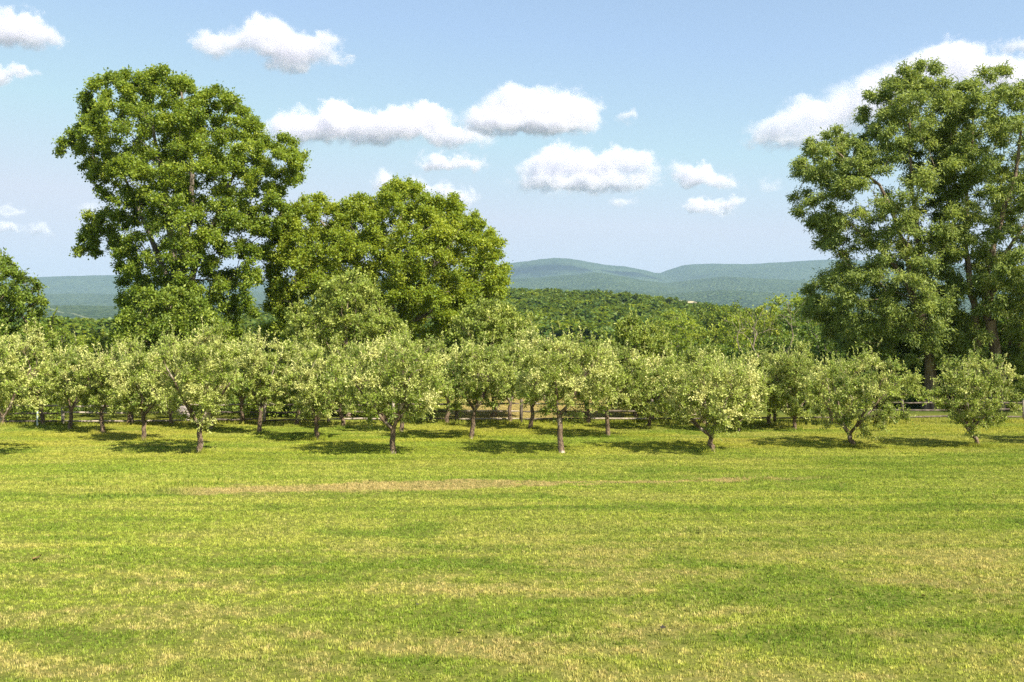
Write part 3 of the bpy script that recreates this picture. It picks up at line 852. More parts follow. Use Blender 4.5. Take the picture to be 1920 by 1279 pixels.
def apple_tree(label, px, py, box, fork, tone=0.46, n=72, seed=0, lean=None, limbs=4, tr=0.088, leaf=None, lim_spread=0.55):
    rng = np.random.default_rng(500 + seed)
    if seed > 10:
        w_ = 0.05 * (box[1] - box[0]); tone -= 0.03
        box = (box[0] + w_, box[1] - w_, box[2] + rng.uniform(-4, 34), box[3])
    d = ground_d(py); m = d / F_PX
    x0 = (px - CX) * m
    xl, xr, yt, yb = box
    cx, cz = ((xl + xr) / 2 - px) * m, (py - (yt + yb) / 2) * m
    rx, rz = (xr - xl) / 2 * m, (yb - yt) / 2 * m
    ry = rx * rng.uniform(0.85, 1.0)
    C, R = [], []
    lob = rng.uniform(0, 6.28, 4)
    for _ in range(9000):
        if len(C) >= n: break
        v = rng.normal(size=3); v /= np.linalg.norm(v)
        rad = rng.uniform(0, 1) ** 0.30
        az = math.atan2(v[1], v[0])
        wav = 1 + 0.20 * math.sin(3 * az + lob[0]) + 0.14 * math.sin(5 * az + lob[1] + 3 * v[2]) + 0.08 * math.sin(6 * v[2] + lob[2])
        r = rng.uniform(0.24, 0.42) * min(1.15, rx / 1.6)
        x, y, z = v[0] * rad, v[1] * rad, v[2] * rad
        if z < 0: z *= 0.9; x *= 1 - 0.25 * (-z); y *= 1 - 0.25 * (-z)
        q = np.array([cx + x * wav * (rx - r * 0.7), y * wav * (ry - r * 0.7), cz + z * wav * (rz - r * 0.6)])
        if q[2] < 0.55: continue
        # keep the fork open below
        if math.hypot(q[0] - (0 if lean is None else lean), q[1]) < 0.34 and q[2] < (py - fork) * m + 0.25: continue
        if C:
            dist = np.linalg.norm(np.array(C) - q, axis=1)
            if (dist < 0.55 * (np.array(R) + r)).any(): continue
        C.append(q); R.append(r)
    C, R = np.array(C), np.array(R)
    zf = (py - fork) * m
    lx = rng.normal(0, 0.09) if lean is None else lean
    trunks = [trunk_line(0, -0.03, lx, zf, tr, tr * 0.8, 7, rng, wob=0.025, flare=1.45)]
    a0 = rng.uniform(0, 6.28)
    for k in range(limbs):
        a = a0 + k * 6.283 / limbs + rng.normal(0, 0.25)
        if k < 2 and limbs > 2: a = (0.15 if k else 3.0) + rng.normal(0, 0.3)
        sp = lim_spread * rng.uniform(0.8, 1.3)
        rise = (cz + rz * 0.35 - zf) * rng.uniform(0.75, 1.1)
        ex, ey = lx + math.cos(a) * rx * sp + (cx - lx) * 0.5, math.sin(a) * ry * sp
        line = []
        for q in range(6):
            u = q / 5
            line.append((lx + (ex - lx) * u + rng.normal(0, .03) * (q > 0), ey * u + rng.normal(0, .03) * (q > 0), zf - 0.04 + rise * (u ** 1.15), tr * (0.62 - 0.44 * u)))
        trunks.append(line)
    TRUNK_FEET.append((x0, d))
    lf = dict(LEAF_APPLE, tone0=tone + 0.02)
    if leaf: lf.update(leaf)
    return make_tree("apple_tree", label, (x0, d, 0), trunks, C, R, rng, lf, M_APPLE, B_APPLE, ORCH, "tree", skel=dict(step=0.3, r_tip=0.0065, up=0.35, bf=0.3, wob=0.07, expo=0.45), centre=(cx, 0, cz - rz * 0.3))


A = apple_tree
# front row
A("apple tree cut off by the left edge, its broad shadow beside it", -16, 858, (-165, 112, 622, 810), 800, 0.50, 84, 0)
A("pale-leaved apple tree with a thick straight dark trunk, first whole front-row tree", 373, 849, (278, 470, 618, 806), 795, 0.52, 84, 1, tr=0.10)
A("wide apple tree in the front row whose trunk forks into a low V", 737, 851, (622, 842, 638, 814), 803, 0.47, 88, 2, limbs=4, tr=0.10)
A("front-row apple tree with the longest bare trunk, right of the V-forked tree", 1053, 849, (952, 1168, 632, 792), 775, 0.52, 84, 3, tr=0.10)
A("low spreading silvery apple tree in the front row, branches forking close to the grass", 1335, 847, (1208, 1442, 668, 818), 815, 0.54, 88, 4, limbs=5, tr=0.095, lim_spread=0.62)
A("broad green apple tree with a short reddish trunk and bent low limb", 1600, 838, (1506, 1730, 662, 826), 812, 0.36, 88, 5, limbs=5, tr=0.095, leaf=dict(shoots=70, pale=0.24))
A("small apple tree with a leaning trunk, last one at the right of the front row", 1840, 838, (1738, 1914, 674, 812), 806, 0.42, 76, 6, lean=-0.42, limbs=5, tr=0.075)
A("apple tree just outside the right edge of the picture", 2030, 832, (1925, 2130, 670, 812), 805, 0.42, 66, 7)
# second row
A("apple tree with a pinkish sunlit trunk standing behind and left of the thick-trunked front tree", 269, 827, (192, 348, 628, 792), 778, 0.53, 74, 11)
A("apple tree with a few orange-tinged leaves, left of the V-forked front tree", 595, 825, (518, 682, 655, 797), 787, 0.50, 70, 12)
A("green apple tree with yellow suckers on its trunk, right behind the V-forked front tree", 883, 823, (800, 985, 634, 782), 768, 0.42, 74, 13)
A("apple tree with a mottled trunk and long low bough, right of the longest bare trunk", 1141, 819, (1058, 1236, 632, 780), 768, 0.50, 74, 14)
A("apple tree half hidden behind the right side of the low silvery front tree", 1384, 809, (1302, 1474, 655, 796), 786, 0.44, 70, 15)
A("dull green apple tree between the silvery and the short reddish-trunked front trees", 1490, 806, (1408, 1565, 652, 792), 784, 0.42, 70, 16)
# third row
A("apple tree with a dark upper trunk, bare beside the three pale fence rails", 194, 813, (128, 262, 632, 778), 772, 0.52, 64, 21)
A("lone pale-trunked apple tree right of the thick-trunked front tree", 486, 814, (422, 548, 640, 776), 770, 0.54, 62, 22)
A("apple tree seen through the fork of the V-shaped front tree", 752, 811, (690, 828, 626, 772), 766, 0.48, 64, 23)
A("apple tree with a dark thin trunk against the tan field, mid-picture", 995, 805, (925, 1068, 628, 774), 762, 0.50, 64, 24)
A("apple tree leafy almost to the grass, behind the silvery front tree's left side", 1217, 804, (1140, 1302, 642, 790), 782, 0.44, 68, 25)
A("grey-green apple tree below the dead pale tree, behind the low silvery one", 1440, 799, (1366, 1532, 650, 782), 772, 0.44, 66, 26)
# fourth and fifth rows along the fence
A("apple tree with a reddish speckled trunk just left of the three pale fence rails", 130, 806, (62, 192, 632, 776), 768, 0.52, 62, 31)
A("apple tree just right of the thick dark trunk, its own pale trunk short behind it", 395, 806, (338, 470, 632, 770), 764, 0.50, 62, 32)
A("apple tree behind the orange-tinged tree, with a pale forked trunk by the fence", 644, 803, (572, 702, 628, 768), 760, 0.46, 62, 33)
A("apple tree at the fence whose dark trunk stands before the tan dry field", 957, 794, (892, 1014, 628, 758), 752, 0.48, 60, 34)
A("leftmost apple tree at the fence, dark trunk at the picture's left edge", 6, 797, (-60, 66, 628, 764), 758, 0.50, 60, 35)
A("apple tree with an orange-brown trunk beside the pale marker post", 81, 798, (12, 134, 622, 766), 758, 0.52, 60, 36)
A("apple tree at the fence behind the pinkish sunlit trunk, dark slim stem", 240, 797, (186, 302, 622, 762), 756, 0.46, 60, 37)
A("apple tree in front of the grey boulder by the fence", 321, 799, (260, 382, 626, 766), 758, 0.50, 60, 38)
A("apple tree at the fence with a dark trunk, left of the lone pale-trunked tree", 456, 795, (402, 520, 640, 758), 752, 0.50, 60, 39)
A("apple tree at the fence with a rough reddish trunk, left of the orange-tinged tree", 553, 800, (492, 622, 626, 768), 758, 0.50, 62, 40)
A("apple tree at the fence behind the green tree with yellow suckers", 838, 796, (778, 900, 626, 760), 752, 0.46, 60, 41)
A("apple tree at the fence behind the mottled trunk with the long bough", 1105, 796, (1040, 1170, 636, 758), 752, 0.48, 60, 42)
A("green apple tree at the back, behind the short reddish-trunked tree", 1560, 797, (1496, 1626, 658, 776), 768, 0.38, 60, 43)
A("grey-green apple tree at the back, straight behind the low silvery front tree", 1320, 797, (1250, 1392, 645, 770), 762, 0.42, 60, 44)


build_grass()

# ------------------------------------------------------------------ woods behind
def wood_kind(seed, n, tone0, leafm=M_WOODS, H=10.0, rad=4.0, n_tw=8, n_lf=11, size=0.30, thin=1.0):
    rng = np.random.default_rng(seed)
    C, R = [], []
    for _ in range(6000):
        if len(C) >= n: break
        v = rng.normal(size=3); v /= np.linalg.norm(v)
        q = np.array([0, 0, H * 0.58]) + v * rng.uniform(0, 1) ** 0.3 * np.array([rad * 0.85, rad * 0.85, H * 0.38]) * (1 + 0.16 * math.sin(3 * math.atan2(v[1], v[0]) + seed))
        r = rng.uniform(0.7, 1.25)
        if C and (np.linalg.norm(np.array(C) - q, axis=1) < 0.5 * (np.array(R) + r)).any(): continue
        C.append(q); R.append(r)
    tr = [trunk_line(0, -0.3, rng.normal(0, .3), H * 0.75, 0.22, 0.05, 7, rng, wob=0.2)]
    return make_tree("tree", "", None, tr, np.array(C), np.array(R), rng, dict(n_tw=n_tw, n_lf=int(n_lf * thin), size=size, width=0.85, up=0.4, outb=0.7, lift=0.9, jit=0.16, flat=0.7, tw_r=0.02, tone0=tone0, droop=0.1),
                     leafm, B_GREY, skel=dict(step=1.0, r_tip=0.03), mats_only=True)


KINDS = {"green": wood_kind(61, 60, 0.38), "green_b": wood_kind(62, 60, 0.44), "lime": wood_kind(63, 60, 0.58), "olive": wood_kind(64, 60, 0.46, M_OLIVE), "dark": wood_kind(65, 48, 0.24, M_DARKL), "dark_b": wood_kind(66, 46, 0.32, M_DARKL)}  # dark kinds: shade inside the wood is put into the leaf colour


def wood_tree(kind, px, ytop, d, wpx, label, rz=0.0):
    x = (px - CX) / F_PX * d
    zg = float(height(np.array([x]), np.array([d]))[0])
    H = EYE + (HOR - ytop) / F_PX * d - zg
    w = 1.2 * wpx / F_PX * d
    root = thing("broadleaf_tree", label, "tree", (x, d, zg), rz, "trees of the wood behind the orchard")
    root.scale = (w / 8.0, w / 8.0, H / 10.2)
    for nm, me in zip(("trunk", "crown"), KINDS[kind]): obj(nm, me, root)
    return root


W = wood_tree
W("olive", 1266, 577, 235, 66, "far olive-green tree below the tan hay field, at the left end of the wood's crest", 0.3)
W("green", 1340, 569, 240, 72, "rounded green tree on the wood's crest, just right of the tan hay field", 1.2)
W("green_b", 1376, 571, 235, 80, "green tree on the wood's crest, above and left of the dead pale tree", 2.2)
W("lime", 1432, 564, 225, 88, "yellow-green tree on the wood's crest, straight above the dead pale tree", 0.8)
W("olive", 1484, 549, 200, 100, "highest olive tree of the wood's crest, touching the leaning locust", 3.0)
W("green", 1550, 548, 190, 100, "green tree showing through the lowest gap in the leaning locust", 4.0)
W("green_b", 1236, 600, 170, 80, "green tree of the wood, just right of the smallest pointed fruit tree", 5.0)
W("olive", 1288, 593, 165, 84, "olive tree in the middle of the wood's left part, under the crest", 0.9)
W("lime", 1334, 602, 150, 76, "bright lime-green tree halfway down the wood", 1.9)
W("olive", 1388, 584, 140, 80, "brownish thin-leaved tree left of the dead pale tree", 2.4)
W("lime", 1452, 582, 140, 74, "lime-green tree right of the dead pale tree", 0.4)
W("dark", 1506, 568, 130, 100, "dark green tree of the wood tucked under the leaning locust's left edge", 1.0)
W("green", 1262, 624, 112, 84, "low green tree of the wood just over the orchard tops, left end", 3.3)
W("dark_b", 1340, 632, 105, 86, "low dark tree of the wood just over the orchard tops, under the lime-green tree", 2.9)
W("dark", 1400, 642, 98, 80, "low dark tree at the foot of the dead pale tree", 4.4)
W("dark_b", 1464, 612, 98, 92, "dark tree of the wood right of the dead pale tree's foot", 5.1)
W("dark", 1530, 594, 88, 110, "dark tree in the shade left of the leaning locust's trunk", 0.5)
W("dark_b", 1606, 604, 84, 120, "dark shaded tree behind the short reddish-trunked apple tree", 1.5)
W("dark", 1695, 606, 78, 120, "dark shaded tree right behind the leaning locust's trunk", 2.5)
W("dark_b", 1790, 600, 80, 130, "dark shaded tree between the leaning locust and the two-stemmed locust", 3.5)
W("dark", 1895, 585, 78, 140, "dark shaded tree right behind the two-stemmed locust", 4.5)
W("dark_b", 2000, 560, 76, 150, "dark shaded tree beyond the right edge of the picture", 5.5)
W("green", 1160, 618, 125, 80, "green tree of the wood left of the smallest pointed fruit tree", 0.2)
W("green_b", 1098, 634, 135, 84, "green tree showing over the orchard, midway between the two smaller pointed fruit trees", 1.1)
W("olive", 1040, 642, 140, 74, "olive tree showing over the orchard, beside the pale green pointed fruit tree", 2.0)
W("green", 118, 614, 92, 66, "green tree over the orchard just right of the bushy tree at the left edge", 3.1)
W("olive", 165, 626, 88, 62, "olive tree over the orchard below the hazy hill on the left", 4.1)
W("lime", 196, 612, 72, 46, "small pale green tree beside the rounded dark tree", 5.2)
W("olive", 505, 602, 68, 70, "low brownish tree at the left foot of the dome-shaped maple", 0.6)
W("green_b", 455, 618, 76, 64, "green tree in the gap between the two big maples", 1.6)
W("dark", 600, 620, 80, 120, "dark tree behind the left half of the dome-shaped maple", 2.6)
W("dark_b", 860, 625, 80, 120, "dark tree behind the right half of the dome-shaped maple", 3.6)
W("dark", 280, 640, 84, 100, "dark tree behind the trunk of the tallest maple, left side", 4.6)
W("dark_b", 400, 636, 84, 90, "dark tree behind the trunk of the tallest maple, right side", 5.6)


def dead_tree(label, px, ybase, ytop, d, spread, seed, n=44):
    rng = np.random.default_rng(seed)
    x = (px - CX) / F_PX * d
    zg = float(height(np.array([x]), np.array([d]))[0])
    m = d / F_PX
    z0 = EYE + (HOR - ybase) * m - zg; H = EYE + (HOR - ytop) * m - zg
    T = np.stack([rng.normal(0, spread * m * 0.5, n), rng.normal(0, spread * m * 0.4, n), rng.uniform(z0 + (H - z0) * 0.35, H, n)], 1)
    tr = [trunk_line(0, -0.2, -0.3, H * 0.7, 0.13, 0.04, 9, rng, wob=0.3)]
    v, q = skeleton(tr, T, rng, step=0.8, bf=0.5, up=0.8, r_tip=0.012, expo=0.5, wob=0.14)
    root = thing("dead_tree", label, "tree", (x, d, zg))
    obj("trunk", mesh_np("trunk", v, quads=q, mat=B_DEAD, smooth=True), root)


dead_tree("dead pale tree with bare forked branches standing in front of the wood", 1420, 655, 574, 92, 56, 71)
dead_tree("slim dead tree with bare twigs, left of the larger dead pale tree", 1388, 655, 580, 96, 34, 72, 18)
dead_tree("grey dead tree with bare twigs beside the leaning locust's left edge", 1490, 640, 560, 92, 36, 73, 18)


# wood on the hill behind: no one could count it
def build_far_wood():
    rng = np.random.default_rng(9)
    kinds = []
    for s, t, mt in [(81, .12, M_WOODS), (82, .22, M_WOODS), (83, .36, M_WOODS), (84, .10, M_DARKL), (85, .16, M_OLIVE), (86, .26, M_DARKL), (87, .28, M_WOODS)]:
        tr, cr = wood_kind(s, 32, t * 0.8, mt, n_tw=8, n_lf=8, size=0.95)
        kinds.append(cr)
    # a few pointed conifers
    n = 500; h = rng.uniform(0, 1, n) ** 0.7; a = rng.uniform(0, 6.28, n)
    rr = (1 - h) * 2.0 * rng.uniform(0.5, 1, n)
    p = np.stack([np.cos(a) * rr, np.sin(a) * rr, 2 + h * 9.5], 1)
    ax = norm(np.stack([np.cos(a), np.sin(a), np.full(n, -0.3)], 1)); sd = np.stack([-np.sin(a), np.cos(a), np.zeros(n)], 1)
    s = (0.5 + (1 - h))[:, None]
    v = np.stack([p - ax * s * .3, p + sd * s * .4, p + ax * s * .7, p - sd * s * .4], 1).reshape(-1, 3); i = np.arange(n) * 4
    kinds.append(mesh_np("conifer", v, quads=np.stack([i, i + 1, i + 2, i + 3], 1), mat=M_DARKL, tone=np.full(n * 4, 0.25)))
    pts, idx, rot, scl = [], [], [], []
    y = 320.0
    while y < 1150:
        sp = 7.2 + max(0, y - 700) * 0.004
        half = 0.62 * y + 15
        for x in np.arange(-half, half, sp):
            xx, yy = x + rng.uniform(-.45, .45) * sp, y + rng.uniform(-.45, .45) * sp
            pts.append((xx, yy)); k = rng.integers(0, 7); 
            if rng.random() < 0.03: k = 7
            idx.append(k); rot.append((0, 0, rng.uniform(0, 6.28)))
            f = rng.uniform(0.65, 1.5); w = f * rng.uniform(1.05, 1.5)
            scl.append((w, w, f) if k < 7 else (1, 1, rng.uniform(0.9, 1.35)))
        y += sp
    pts = np.array(pts)
    z = height(pts[:, 0], pts[:, 1])
    instance_stuff("woods", np.c_[pts, z - 0.5], rot, scl, idx, kinds)


build_far_wood()


# bushes and rank growth behind the fence
def build_undergrowth(x0, x1, y0, y1, n, grow, leafm, tone0, seed):
    rng = np.random.default_rng(seed)
    C, R = [], []
    for _ in range(n):
        x = rng.uniform(x0, x1); y = rng.uniform(y0, y1)
        if -4.2 < x < 5.0 and y < 50.5: continue
        hmax = grow + 0.5 * math.sin(x * 1.3) + 0.35 * math.sin(x * 3.1 + 1)
        z = rng.uniform(0.15, max(0.4, hmax))
        C.append((x, y, z)); R.append(rng.uniform(0.3, 0.55))
    C, R = np.array(C), np.array(R)
    (wv, wf), (lv, lt, tone) = twigs_and_leaves(C, R, np.array([0, 49.5, -6.0]), rng, n_tw=9, n_lf=11, size=0.13, width=0.6, up=0.6, outb=0.3, tone0=tone0, clump_sd=0.14, tw_r=0.006, jit=0.07)
    o = obj("undergrowth", mesh_np("undergrowth", lv, tris=lt, mat=leafm, tone=tone))
    tag(o, kind="stuff")


build_undergrowth(-28, 10.5, 43.9, 50, 1100, 1.5, M_PEAR, 0.36, 31)
build_undergrowth(9.5, 30, 50.0, 57, 900, 2.4, M_DARKL, 0.12, 32)  # leaf tone darkened to paint the deep shade under the right trees


# ------------------------------------------------------------------ fence, boulder, marker post
def fence_y(x): return 42.45 + 0.045 * x


def build_fence():
    rng = np.random.default_rng(41)
    root = thing("split_rail_fence", "weathered three-rail wooden fence running behind the whole orchard", "fence", (0, 42.45, 0))
    xs = [-27.0]
    while xs[-1] < 27: xs.append(xs[-1] + rng.uniform(2.5, 2.9))
    def part(nm, pts, rr, sides, mat):
        v, q = tube([(p[0], p[1] - 42.45, p[2]) for p in pts], rr, sides)
        n = len(pts); cap = [list(range(sides))[::-1], [(n - 1) * sides + k for k in range(sides)]]
        tris = [(c[0], c[k], c[k + 1]) for c in cap for k in range(1, sides - 1)]
        obj(nm, mesh_np(nm, v, tris=np.array(tris), quads=q, mat=mat), root)
    for k, x in enumerate(xs):
        y = fence_y(x); h = rng.uniform(0.92, 1.02); lx = rng.normal(0, .03)
        part("post", [(x, y, -0.1), (x + lx * .5, y, h * .5), (x + lx, y, h - .03), (x + lx, y, h)], [0.075, 0.07, 0.065, 0.045], 6, M_RAIL_OLD if rng.random() < .85 else M_RAIL)
        if k + 1 < len(xs):
            x2 = xs[k + 1]
            for z in (0.17, 0.50, 0.80):
                za, zb = z + rng.normal(0, .02), z + rng.normal(0, .02)
                pts = [(x + 0.07 + (x2 - x - 0.14) * u, fence_y(x + (x2 - x) * u) - 0.01, za + (zb - za) * u + rng.normal(0, .006)) for u in (0, .08, .3, .5, .7, .92, 1)]
                rr = [0.02, 0.036, 0.042, 0.043, 0.042, 0.036, 0.018]
                part("rail", pts, rr, 5, M_RAIL if ((rng.random() < .22 and x < 9) or -20 < x < -15) else M_RAIL_OLD)


build_fence()


def boulder(label, px, py, d, w, h, seed):
    rng = np.random.default_rng(seed)
    import bmesh
    bm = bmesh.new(); bmesh.ops.create_icosphere(bm, subdivisions=3, radius=1.0)
    k = rng.normal(size=(9, 3))
    for v in bm.verts:
        s = 1.0
        for a in k:
            a = a / np.linalg.norm(a); t = v.co.dot(Vector(a))
            if t > 0.72: s = min(s, 0.72 / t)
        v.co *= s
        v.co.x *= w / 2; v.co.y *= w / 2.2; v.co.z = v.co.z * h * 0.62 + h * 0.38
    me = bpy.data.meshes.new("boulder"); bm.to_mesh(me); bm.free()
    me.materials.append(bark_mat("grey_stone", (0.26, 0.22, 0.20), (0.44, 0.38, 0.35), 3, 1.0))
    o = obj("boulder", me, loc=((px - CX) / F_PX * d, d, 0))
    tag(o, label, "rock")


boulder("pinkish grey boulder behind the fence, left of the thick dark trunk", 346, 790, 43.6, 0.7, 0.7, 5)


def marker_post():
    d = 41.0; x = (70 - CX) / F_PX * d
    root = thing("marker_post", "slim pale green-white post in front of the fence at the far left", "post", (x, d, 0))
    m, N, out = new_mat("pale_paint")
    tc = N.node("ShaderNodeTexCoord")
    b = N.node("ShaderNodeBsdfPrincipled")
    N.set(b.inputs["Base Color"], N.mix(N.noise(tc.outputs["Object"], 9, 4, .6), (0.42, 0.50, 0.42, 1), (0.68, 0.74, 0.66, 1))); b.inputs["Roughness"].default_value = 0.6
    N.l.new(b.outputs[0], out.inputs["Surface"])
    v, q = tube([(0, 0, -0.1), (0, 0, .3), (0.01, 0, .6), (0.01, 0, .62)], [.035, .035, .034, .02], 8)
    n = len(v) // 8; tris = [(3 * 8, 3 * 8 + k, 3 * 8 + k + 1) for k in range(1, 7)]
    obj("shaft", mesh_np("shaft", v, tris=np.array(tris), quads=q, mat=m), root)
    v, q = tube([(0.01, 0, .54), (0.01, 0, .57)], [.045, .045], 8)
    obj("collar", mesh_np("collar", v, quads=q, mat=m), root)


marker_post()


# ------------------------------------------------------------------ fallen leaves on the lawn
def fallen_leaf(label, px, py, size, col, seed):
    rng = np.random.default_rng(seed)
    d = ground_d(py)
    m, N, out = new_mat("dry_leaf")
    tc = N.node("ShaderNodeTexCoord")
    b = N.node("ShaderNodeBsdfPrincipled")
    N.set(b.inputs["Base Color"], N.mix(N.noise(tc.outputs["Object"], 20, 4, .6), c4([c * .6 for c in col]), c4(col))); b.inputs["Roughness"].default_value = 0.7
    N.l.new(b.outputs[0], out.inputs["Surface"])
    # lobed outline, curled up at the rim, with a stalk
    n = 22; V = [(0, 0, 0.0)]
    for k in range(n):
        a = k / n * 2 * math.pi
        r = size * 0.8 * (0.32 + 0.20 * abs(math.cos(2.5 * a)) + rng.uniform(-.03, .03))
        V.append((r * math.cos(a), r * math.sin(a) * 0.85, size * (0.06 + 0.14 * max(0, math.cos(a * 2 + seed)) * rng.uniform(.6, 1))))
    T = [(0, 1 + k, 1 + (k + 1) % n) for k in range(n)]
    b0 = len(V); V += [(-size * .3, .004, .03), (-size * .3, -.004, .03), (-size * .62, 0, .03)]; T.append((b0, b0 + 1, b0 + 2))
    o = obj("fallen_leaf", mesh_np("fallen_leaf", np.array(V), tris=np.array(T), mat=m), loc=((px - CX) / F_PX * d, d, 0.035))
    o.rotation_euler = (0.25, 0.1, rng.uniform(0, 6.28))
    tag(o, label, "leaf", "fallen leaves on the lawn")


fallen_leaf("nearly black curled leaf lying on the lawn right of the middle", 1243, 1182, 0.11, (0.035, 0.025, 0.02), 1)
fallen_leaf("larger brown curled leaf on the lawn near the left edge", 70, 1050, 0.22, (0.28, 0.14, 0.05), 2)
fallen_leaf("tan dead leaf on the right part of the lawn", 1731, 1122, 0.13, (0.50, 0.34, 0.14), 3)
fallen_leaf("orange-brown leaf on the lawn just left of the middle, near the bottom", 863, 1187, 0.11, (0.46, 0.27, 0.10), 4)
fallen_leaf("small dark leaf on the lawn left of the near-black one", 783, 1138, 0.07, (0.06, 0.05, 0.03), 6)
fallen_leaf("pale yellow leaf on the lawn right of the near-black one", 1555, 1128, 0.08, (0.55, 0.45, 0.16), 7)


# ------------------------------------------------------------------ clouds: real masses of droplets about 1.1 km up
CLOUD_BASE = 1100.0


def cloud_mat(name, puffs_l, dens, seed, m, base_z, soft, ragged):
    """droplet density: a soft union of billows, torn at the rim by turbulence, thinning out under a flat base"""
    mt, N, out = new_mat(name)
    tc = N.node("ShaderNodeTexCoord")
    p = tc.outputs["Object"]
    v = N.scale(p, (1, 1, 1), (seed * 3100.0, seed * 1700.0, seed * 700.0))
    def vm(op, a, b=None, c=None):
        nd = N.node("ShaderNodeVectorMath", operation=op)
        N.set(nd.inputs[0], a)
        if b is not None: N.set(nd.inputs[1], b)
        if c is not None: N.set(nd.inputs[2], c)
        return nd
    def turb(px, det, amp):
        nz = N.node("ShaderNodeTexNoise"); N.set(nz.inputs["Vector"], v)
        nz.inputs["Scale"].default_value = 1.0 / (px * m); nz.inputs["Detail"].default_value = det; nz.inputs["Roughness"].default_value = 0.62
        a = vm('SUBTRACT', nz.outputs["Color"], (0.5, 0.5, 0.5)).outputs[0]
        sc = vm('SCALE', a); sc.inputs["Scale"].default_value = amp * m
        return sc.outputs[0]
    q0 = vm('ADD', p, turb(34, 6, 92 * ragged)).outputs[0]
    acc = 0.0
    for (x, y, z, rx, ry, rz) in puffs_l:
        q = vm('MULTIPLY_ADD', q0, (1 / rx, 1 / ry, 1 / rz), (-x / rx, -y / ry, -z / rz)).outputs[0]
        dt = vm('DOT_PRODUCT', q, q).outputs["Value"]
        w = N.math('MULTIPLY_ADD', dt, -0.45, 1.0, clamp=True)
        acc = N.math('MULTIPLY_ADD', w, w, acc)
    fine = N.math('SUBTRACT', N.noise(v, 1.0 / (9.0 * m), 3, 0.6), 0.5)
    f = N.math('MULTIPLY_ADD', fine, 0.55, acc)
    rho = N.step(f, 0.20, 0.22 + soft)
    sp = N.node("ShaderNodeSeparateXYZ"); N.l.new(q0, sp.inputs[0])
    base = N.step(sp.outputs[2], base_z - 6 * m, base_z + 7 * m)
    vs = N.node("ShaderNodeVolumePrincipled")
    vs.inputs["Color"].default_value = (0.925, 0.905, 0.955, 1)
    vs.inputs["Anisotropy"].default_value = 0.0
    N.set(vs.inputs["Density"], N.math('MULTIPLY', N.math('MULTIPLY', rho, base), dens))
    N.l.new(vs.outputs[0], out.inputs["Volume"])
    return mt


def cloud(label, base_py, puffs, opt=5.0, seed=1, voxel=7.0, ragged=1.0, soft=0.8):
    import bmesh
    d = (CLOUD_BASE - EYE) * F_PX / (HOR - base_py); m = d / F_PX
    cx = sum(p[0] for p in puffs) / len(puffs); cy = sum(p[1] for p in puffs) / len(puffs)
    o0 = P(cx, cy, d)
    rng = np.random.default_rng(900 + seed)
    pl = []
    for px, py, rx, ry in puffs:
        rx, ry = rx * 1.12 + 3, ry * 1.10 + 2
        pl.append(((px - cx) * m, rng.uniform(-.15, .15) * rx * m, (cy - py) * m, rx * m, rx * 0.7 * m, ry * m))
    bm = bmesh.new()
    for x, y, z, rx, ry, rz in pl:
        r = bmesh.ops.create_icosphere(bm, subdivisions=3, radius=1.0)
        for v in r["verts"]:
            v.co = Vector((x + v.co.x * (rx * 1.42 + 14 * m), y + v.co.y * (ry * 1.42 + 14 * m), z + v.co.z * (rz * 1.42 + 14 * m)))
    me = bpy.data.meshes.new("cloud"); bm.to_mesh(me); bm.free()
    big = max(p[3] for p in puffs)
    me.materials.append(cloud_mat("cloud_droplets", pl, 0.40 * opt / (big * m), seed, m, (cy - base_py) * m + 4 * m, soft, ragged))
    o = obj("cloud", me, loc=o0)
    rm = o.modifiers.new("merge", 'REMESH'); rm.mode = 'VOXEL'; rm.voxel_size = voxel * m
    return tag(o, label, "cloud", "clouds in the sky")


cloud("white cloud cut off by the left edge, high in the corner", 90, [(20, 60, 56, 24), (62, 64, 40, 20), (30, 36, 26, 20), (-60, 58, 60, 30), (95, 74, 18, 6)], 4.0, 1)
cloud("small cloud at the left edge, below the corner cloud", 158, [(12, 142, 34, 11), (45, 134, 18, 9), (-40, 140, 44, 15)], 2.6, 2)
cloud("ragged white cloud alone at the top, right of the tallest tree", 142, [(500, 74, 58, 30), (490, 50, 28, 17), (405, 86, 44, 16), (368, 74, 18, 11), (560, 98, 58, 22), (602, 86, 32, 15), (648, 112, 24, 4), (540, 122, 30, 9)], 4.0, 3)
cloud("long flat-bottomed cloud in the middle of the sky, left half of the joined pair", 278, [(545, 236, 42, 20), (620, 228, 50, 24), (640, 206, 28, 11), (705, 242, 80, 24), (792, 226, 46, 24), (800, 208, 24, 10), (862, 256, 58, 14), (560, 254, 50, 15)], 5.0, 4)
cloud("domed cloud in the middle of the sky, right half of the joined pair", 252, [(960, 202, 60, 32), (968, 176, 24, 14), (1050, 204, 54, 30), (1096, 216, 30, 22), (908, 226, 42, 18), (1000, 236, 110, 10)], 5.0, 5)
cloud("small flat cloud just under the long joined pair", 322, [(820, 303, 36, 11), (872, 306, 36, 9)], 3.0, 6)
cloud("white cloud peeping out behind the dome-shaped maple's top, on both sides", 388, [(722, 344, 28, 18), (766, 352, 36, 12), (842, 364, 38, 16), (874, 374, 16, 10)], 3.5, 7)
cloud("wide heaped cloud with a grey base, right of the dome-shaped maple", 358, [(1005, 326, 38, 22), (1060, 306, 46, 28), (1042, 284, 24, 12), (1130, 312, 48, 24), (1180, 296, 32, 15), (1212, 322, 26, 24), (1100, 344, 118, 9)], 5.0, 8)
cloud("round cloud right of the wide heaped cloud", 362, [(1290, 326, 28, 21), (1322, 332, 34, 16), (1364, 344, 26, 14)], 4.0, 9)
cloud("thin curved strip of cloud under the round one", 402, [(1300, 386, 26, 7), (1345, 390, 40, 6), (1384, 378, 20, 8)], 2.2, 10)
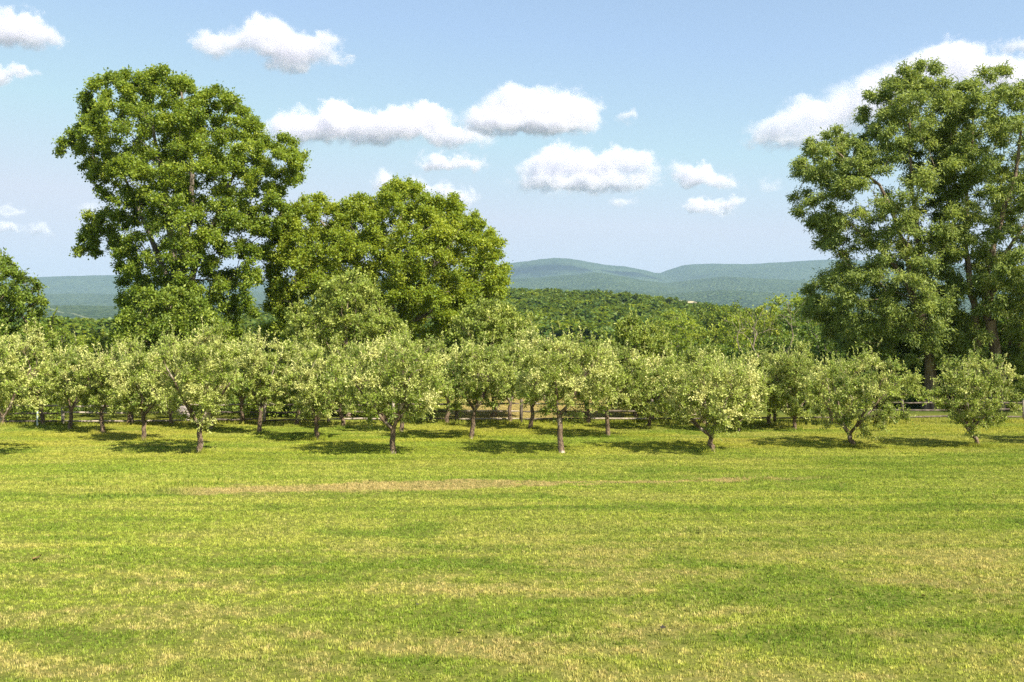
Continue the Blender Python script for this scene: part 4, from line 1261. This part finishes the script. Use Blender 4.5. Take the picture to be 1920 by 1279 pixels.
cloud("largest cloud, rising diagonally behind the right trees", 276, [(1440, 246, 36, 20), (1500, 226, 50, 27), (1522, 200, 24, 14), (1590, 206, 60, 42), (1685, 166, 70, 44), (1762, 124, 58, 36), (1790, 96, 32, 16), (1850, 138, 64, 34), (1935, 160, 76, 44), (1505, 260, 86, 9)], 5.0, 11)
cloud("pinkish cloud at the right edge above the largest cloud", 106, [(1892, 86, 24, 13), (1930, 86, 24, 12)], 1.8, 12)
cloud("faint wisp right of the domed cloud", 232, [(1174, 218, 15, 8)], 1.4, 13, ragged=0.7)
cloud("faint slanted wisp under the wide heaped cloud", 396, [(1154, 386, 12, 6), (1172, 376, 12, 4)], 1.2, 14, ragged=0.7)
cloud("low cloud near the left edge just above the hazy ridge, right of two", 444, [(72, 433, 20, 9)], 2.0, 15, ragged=0.7)
cloud("low flat cloud at the left edge just above the hazy ridge", 437, [(12, 428, 22, 5)], 1.6, 16, ragged=0.7)
cloud("faint pinkish cloud peeping out left of the tallest tree", 405, [(168, 390, 20, 9)], 1.2, 17, ragged=0.7)
cloud("faint flat wisp at the left edge above the two low clouds", 405, [(18, 398, 26, 5)], 1.0, 18, ragged=0.7)
cloud("faint wisp between the round cloud and the leaning locust", 362, [(1446, 346, 18, 11)], 0.9, 19, ragged=0.7)

# ------------------------------------------------------------------ the air: thin even haze round the whole place
def build_haze():
    x, y0, y1, z0, z1 = 9400, -120, 12400, -60, 800
    v = [(sx * x, yy, zz) for zz in (z0, z1) for (sx, yy) in ((-1, y0), (1, y0), (1, y1), (-1, y1))]
    f = [(3, 2, 1, 0), (4, 5, 6, 7), (0, 1, 5, 4), (1, 2, 6, 5), (2, 3, 7, 6), (3, 0, 4, 7)]
    m, N, out = new_mat("haze_air")
    pv = N.node("ShaderNodeVolumePrincipled")
    pv.inputs["Color"].default_value = (0.49, 0.68, 0.89, 1)
    pv.inputs["Density"].default_value = 6.5e-5
    pv.inputs["Anisotropy"].default_value = 0.0
    N.l.new(pv.outputs[0], out.inputs["Volume"])
    o = obj("haze", mesh_np("haze", np.array(v, float), quads=np.array(f), mat=m))
    tag(o, kind="stuff")


build_haze()
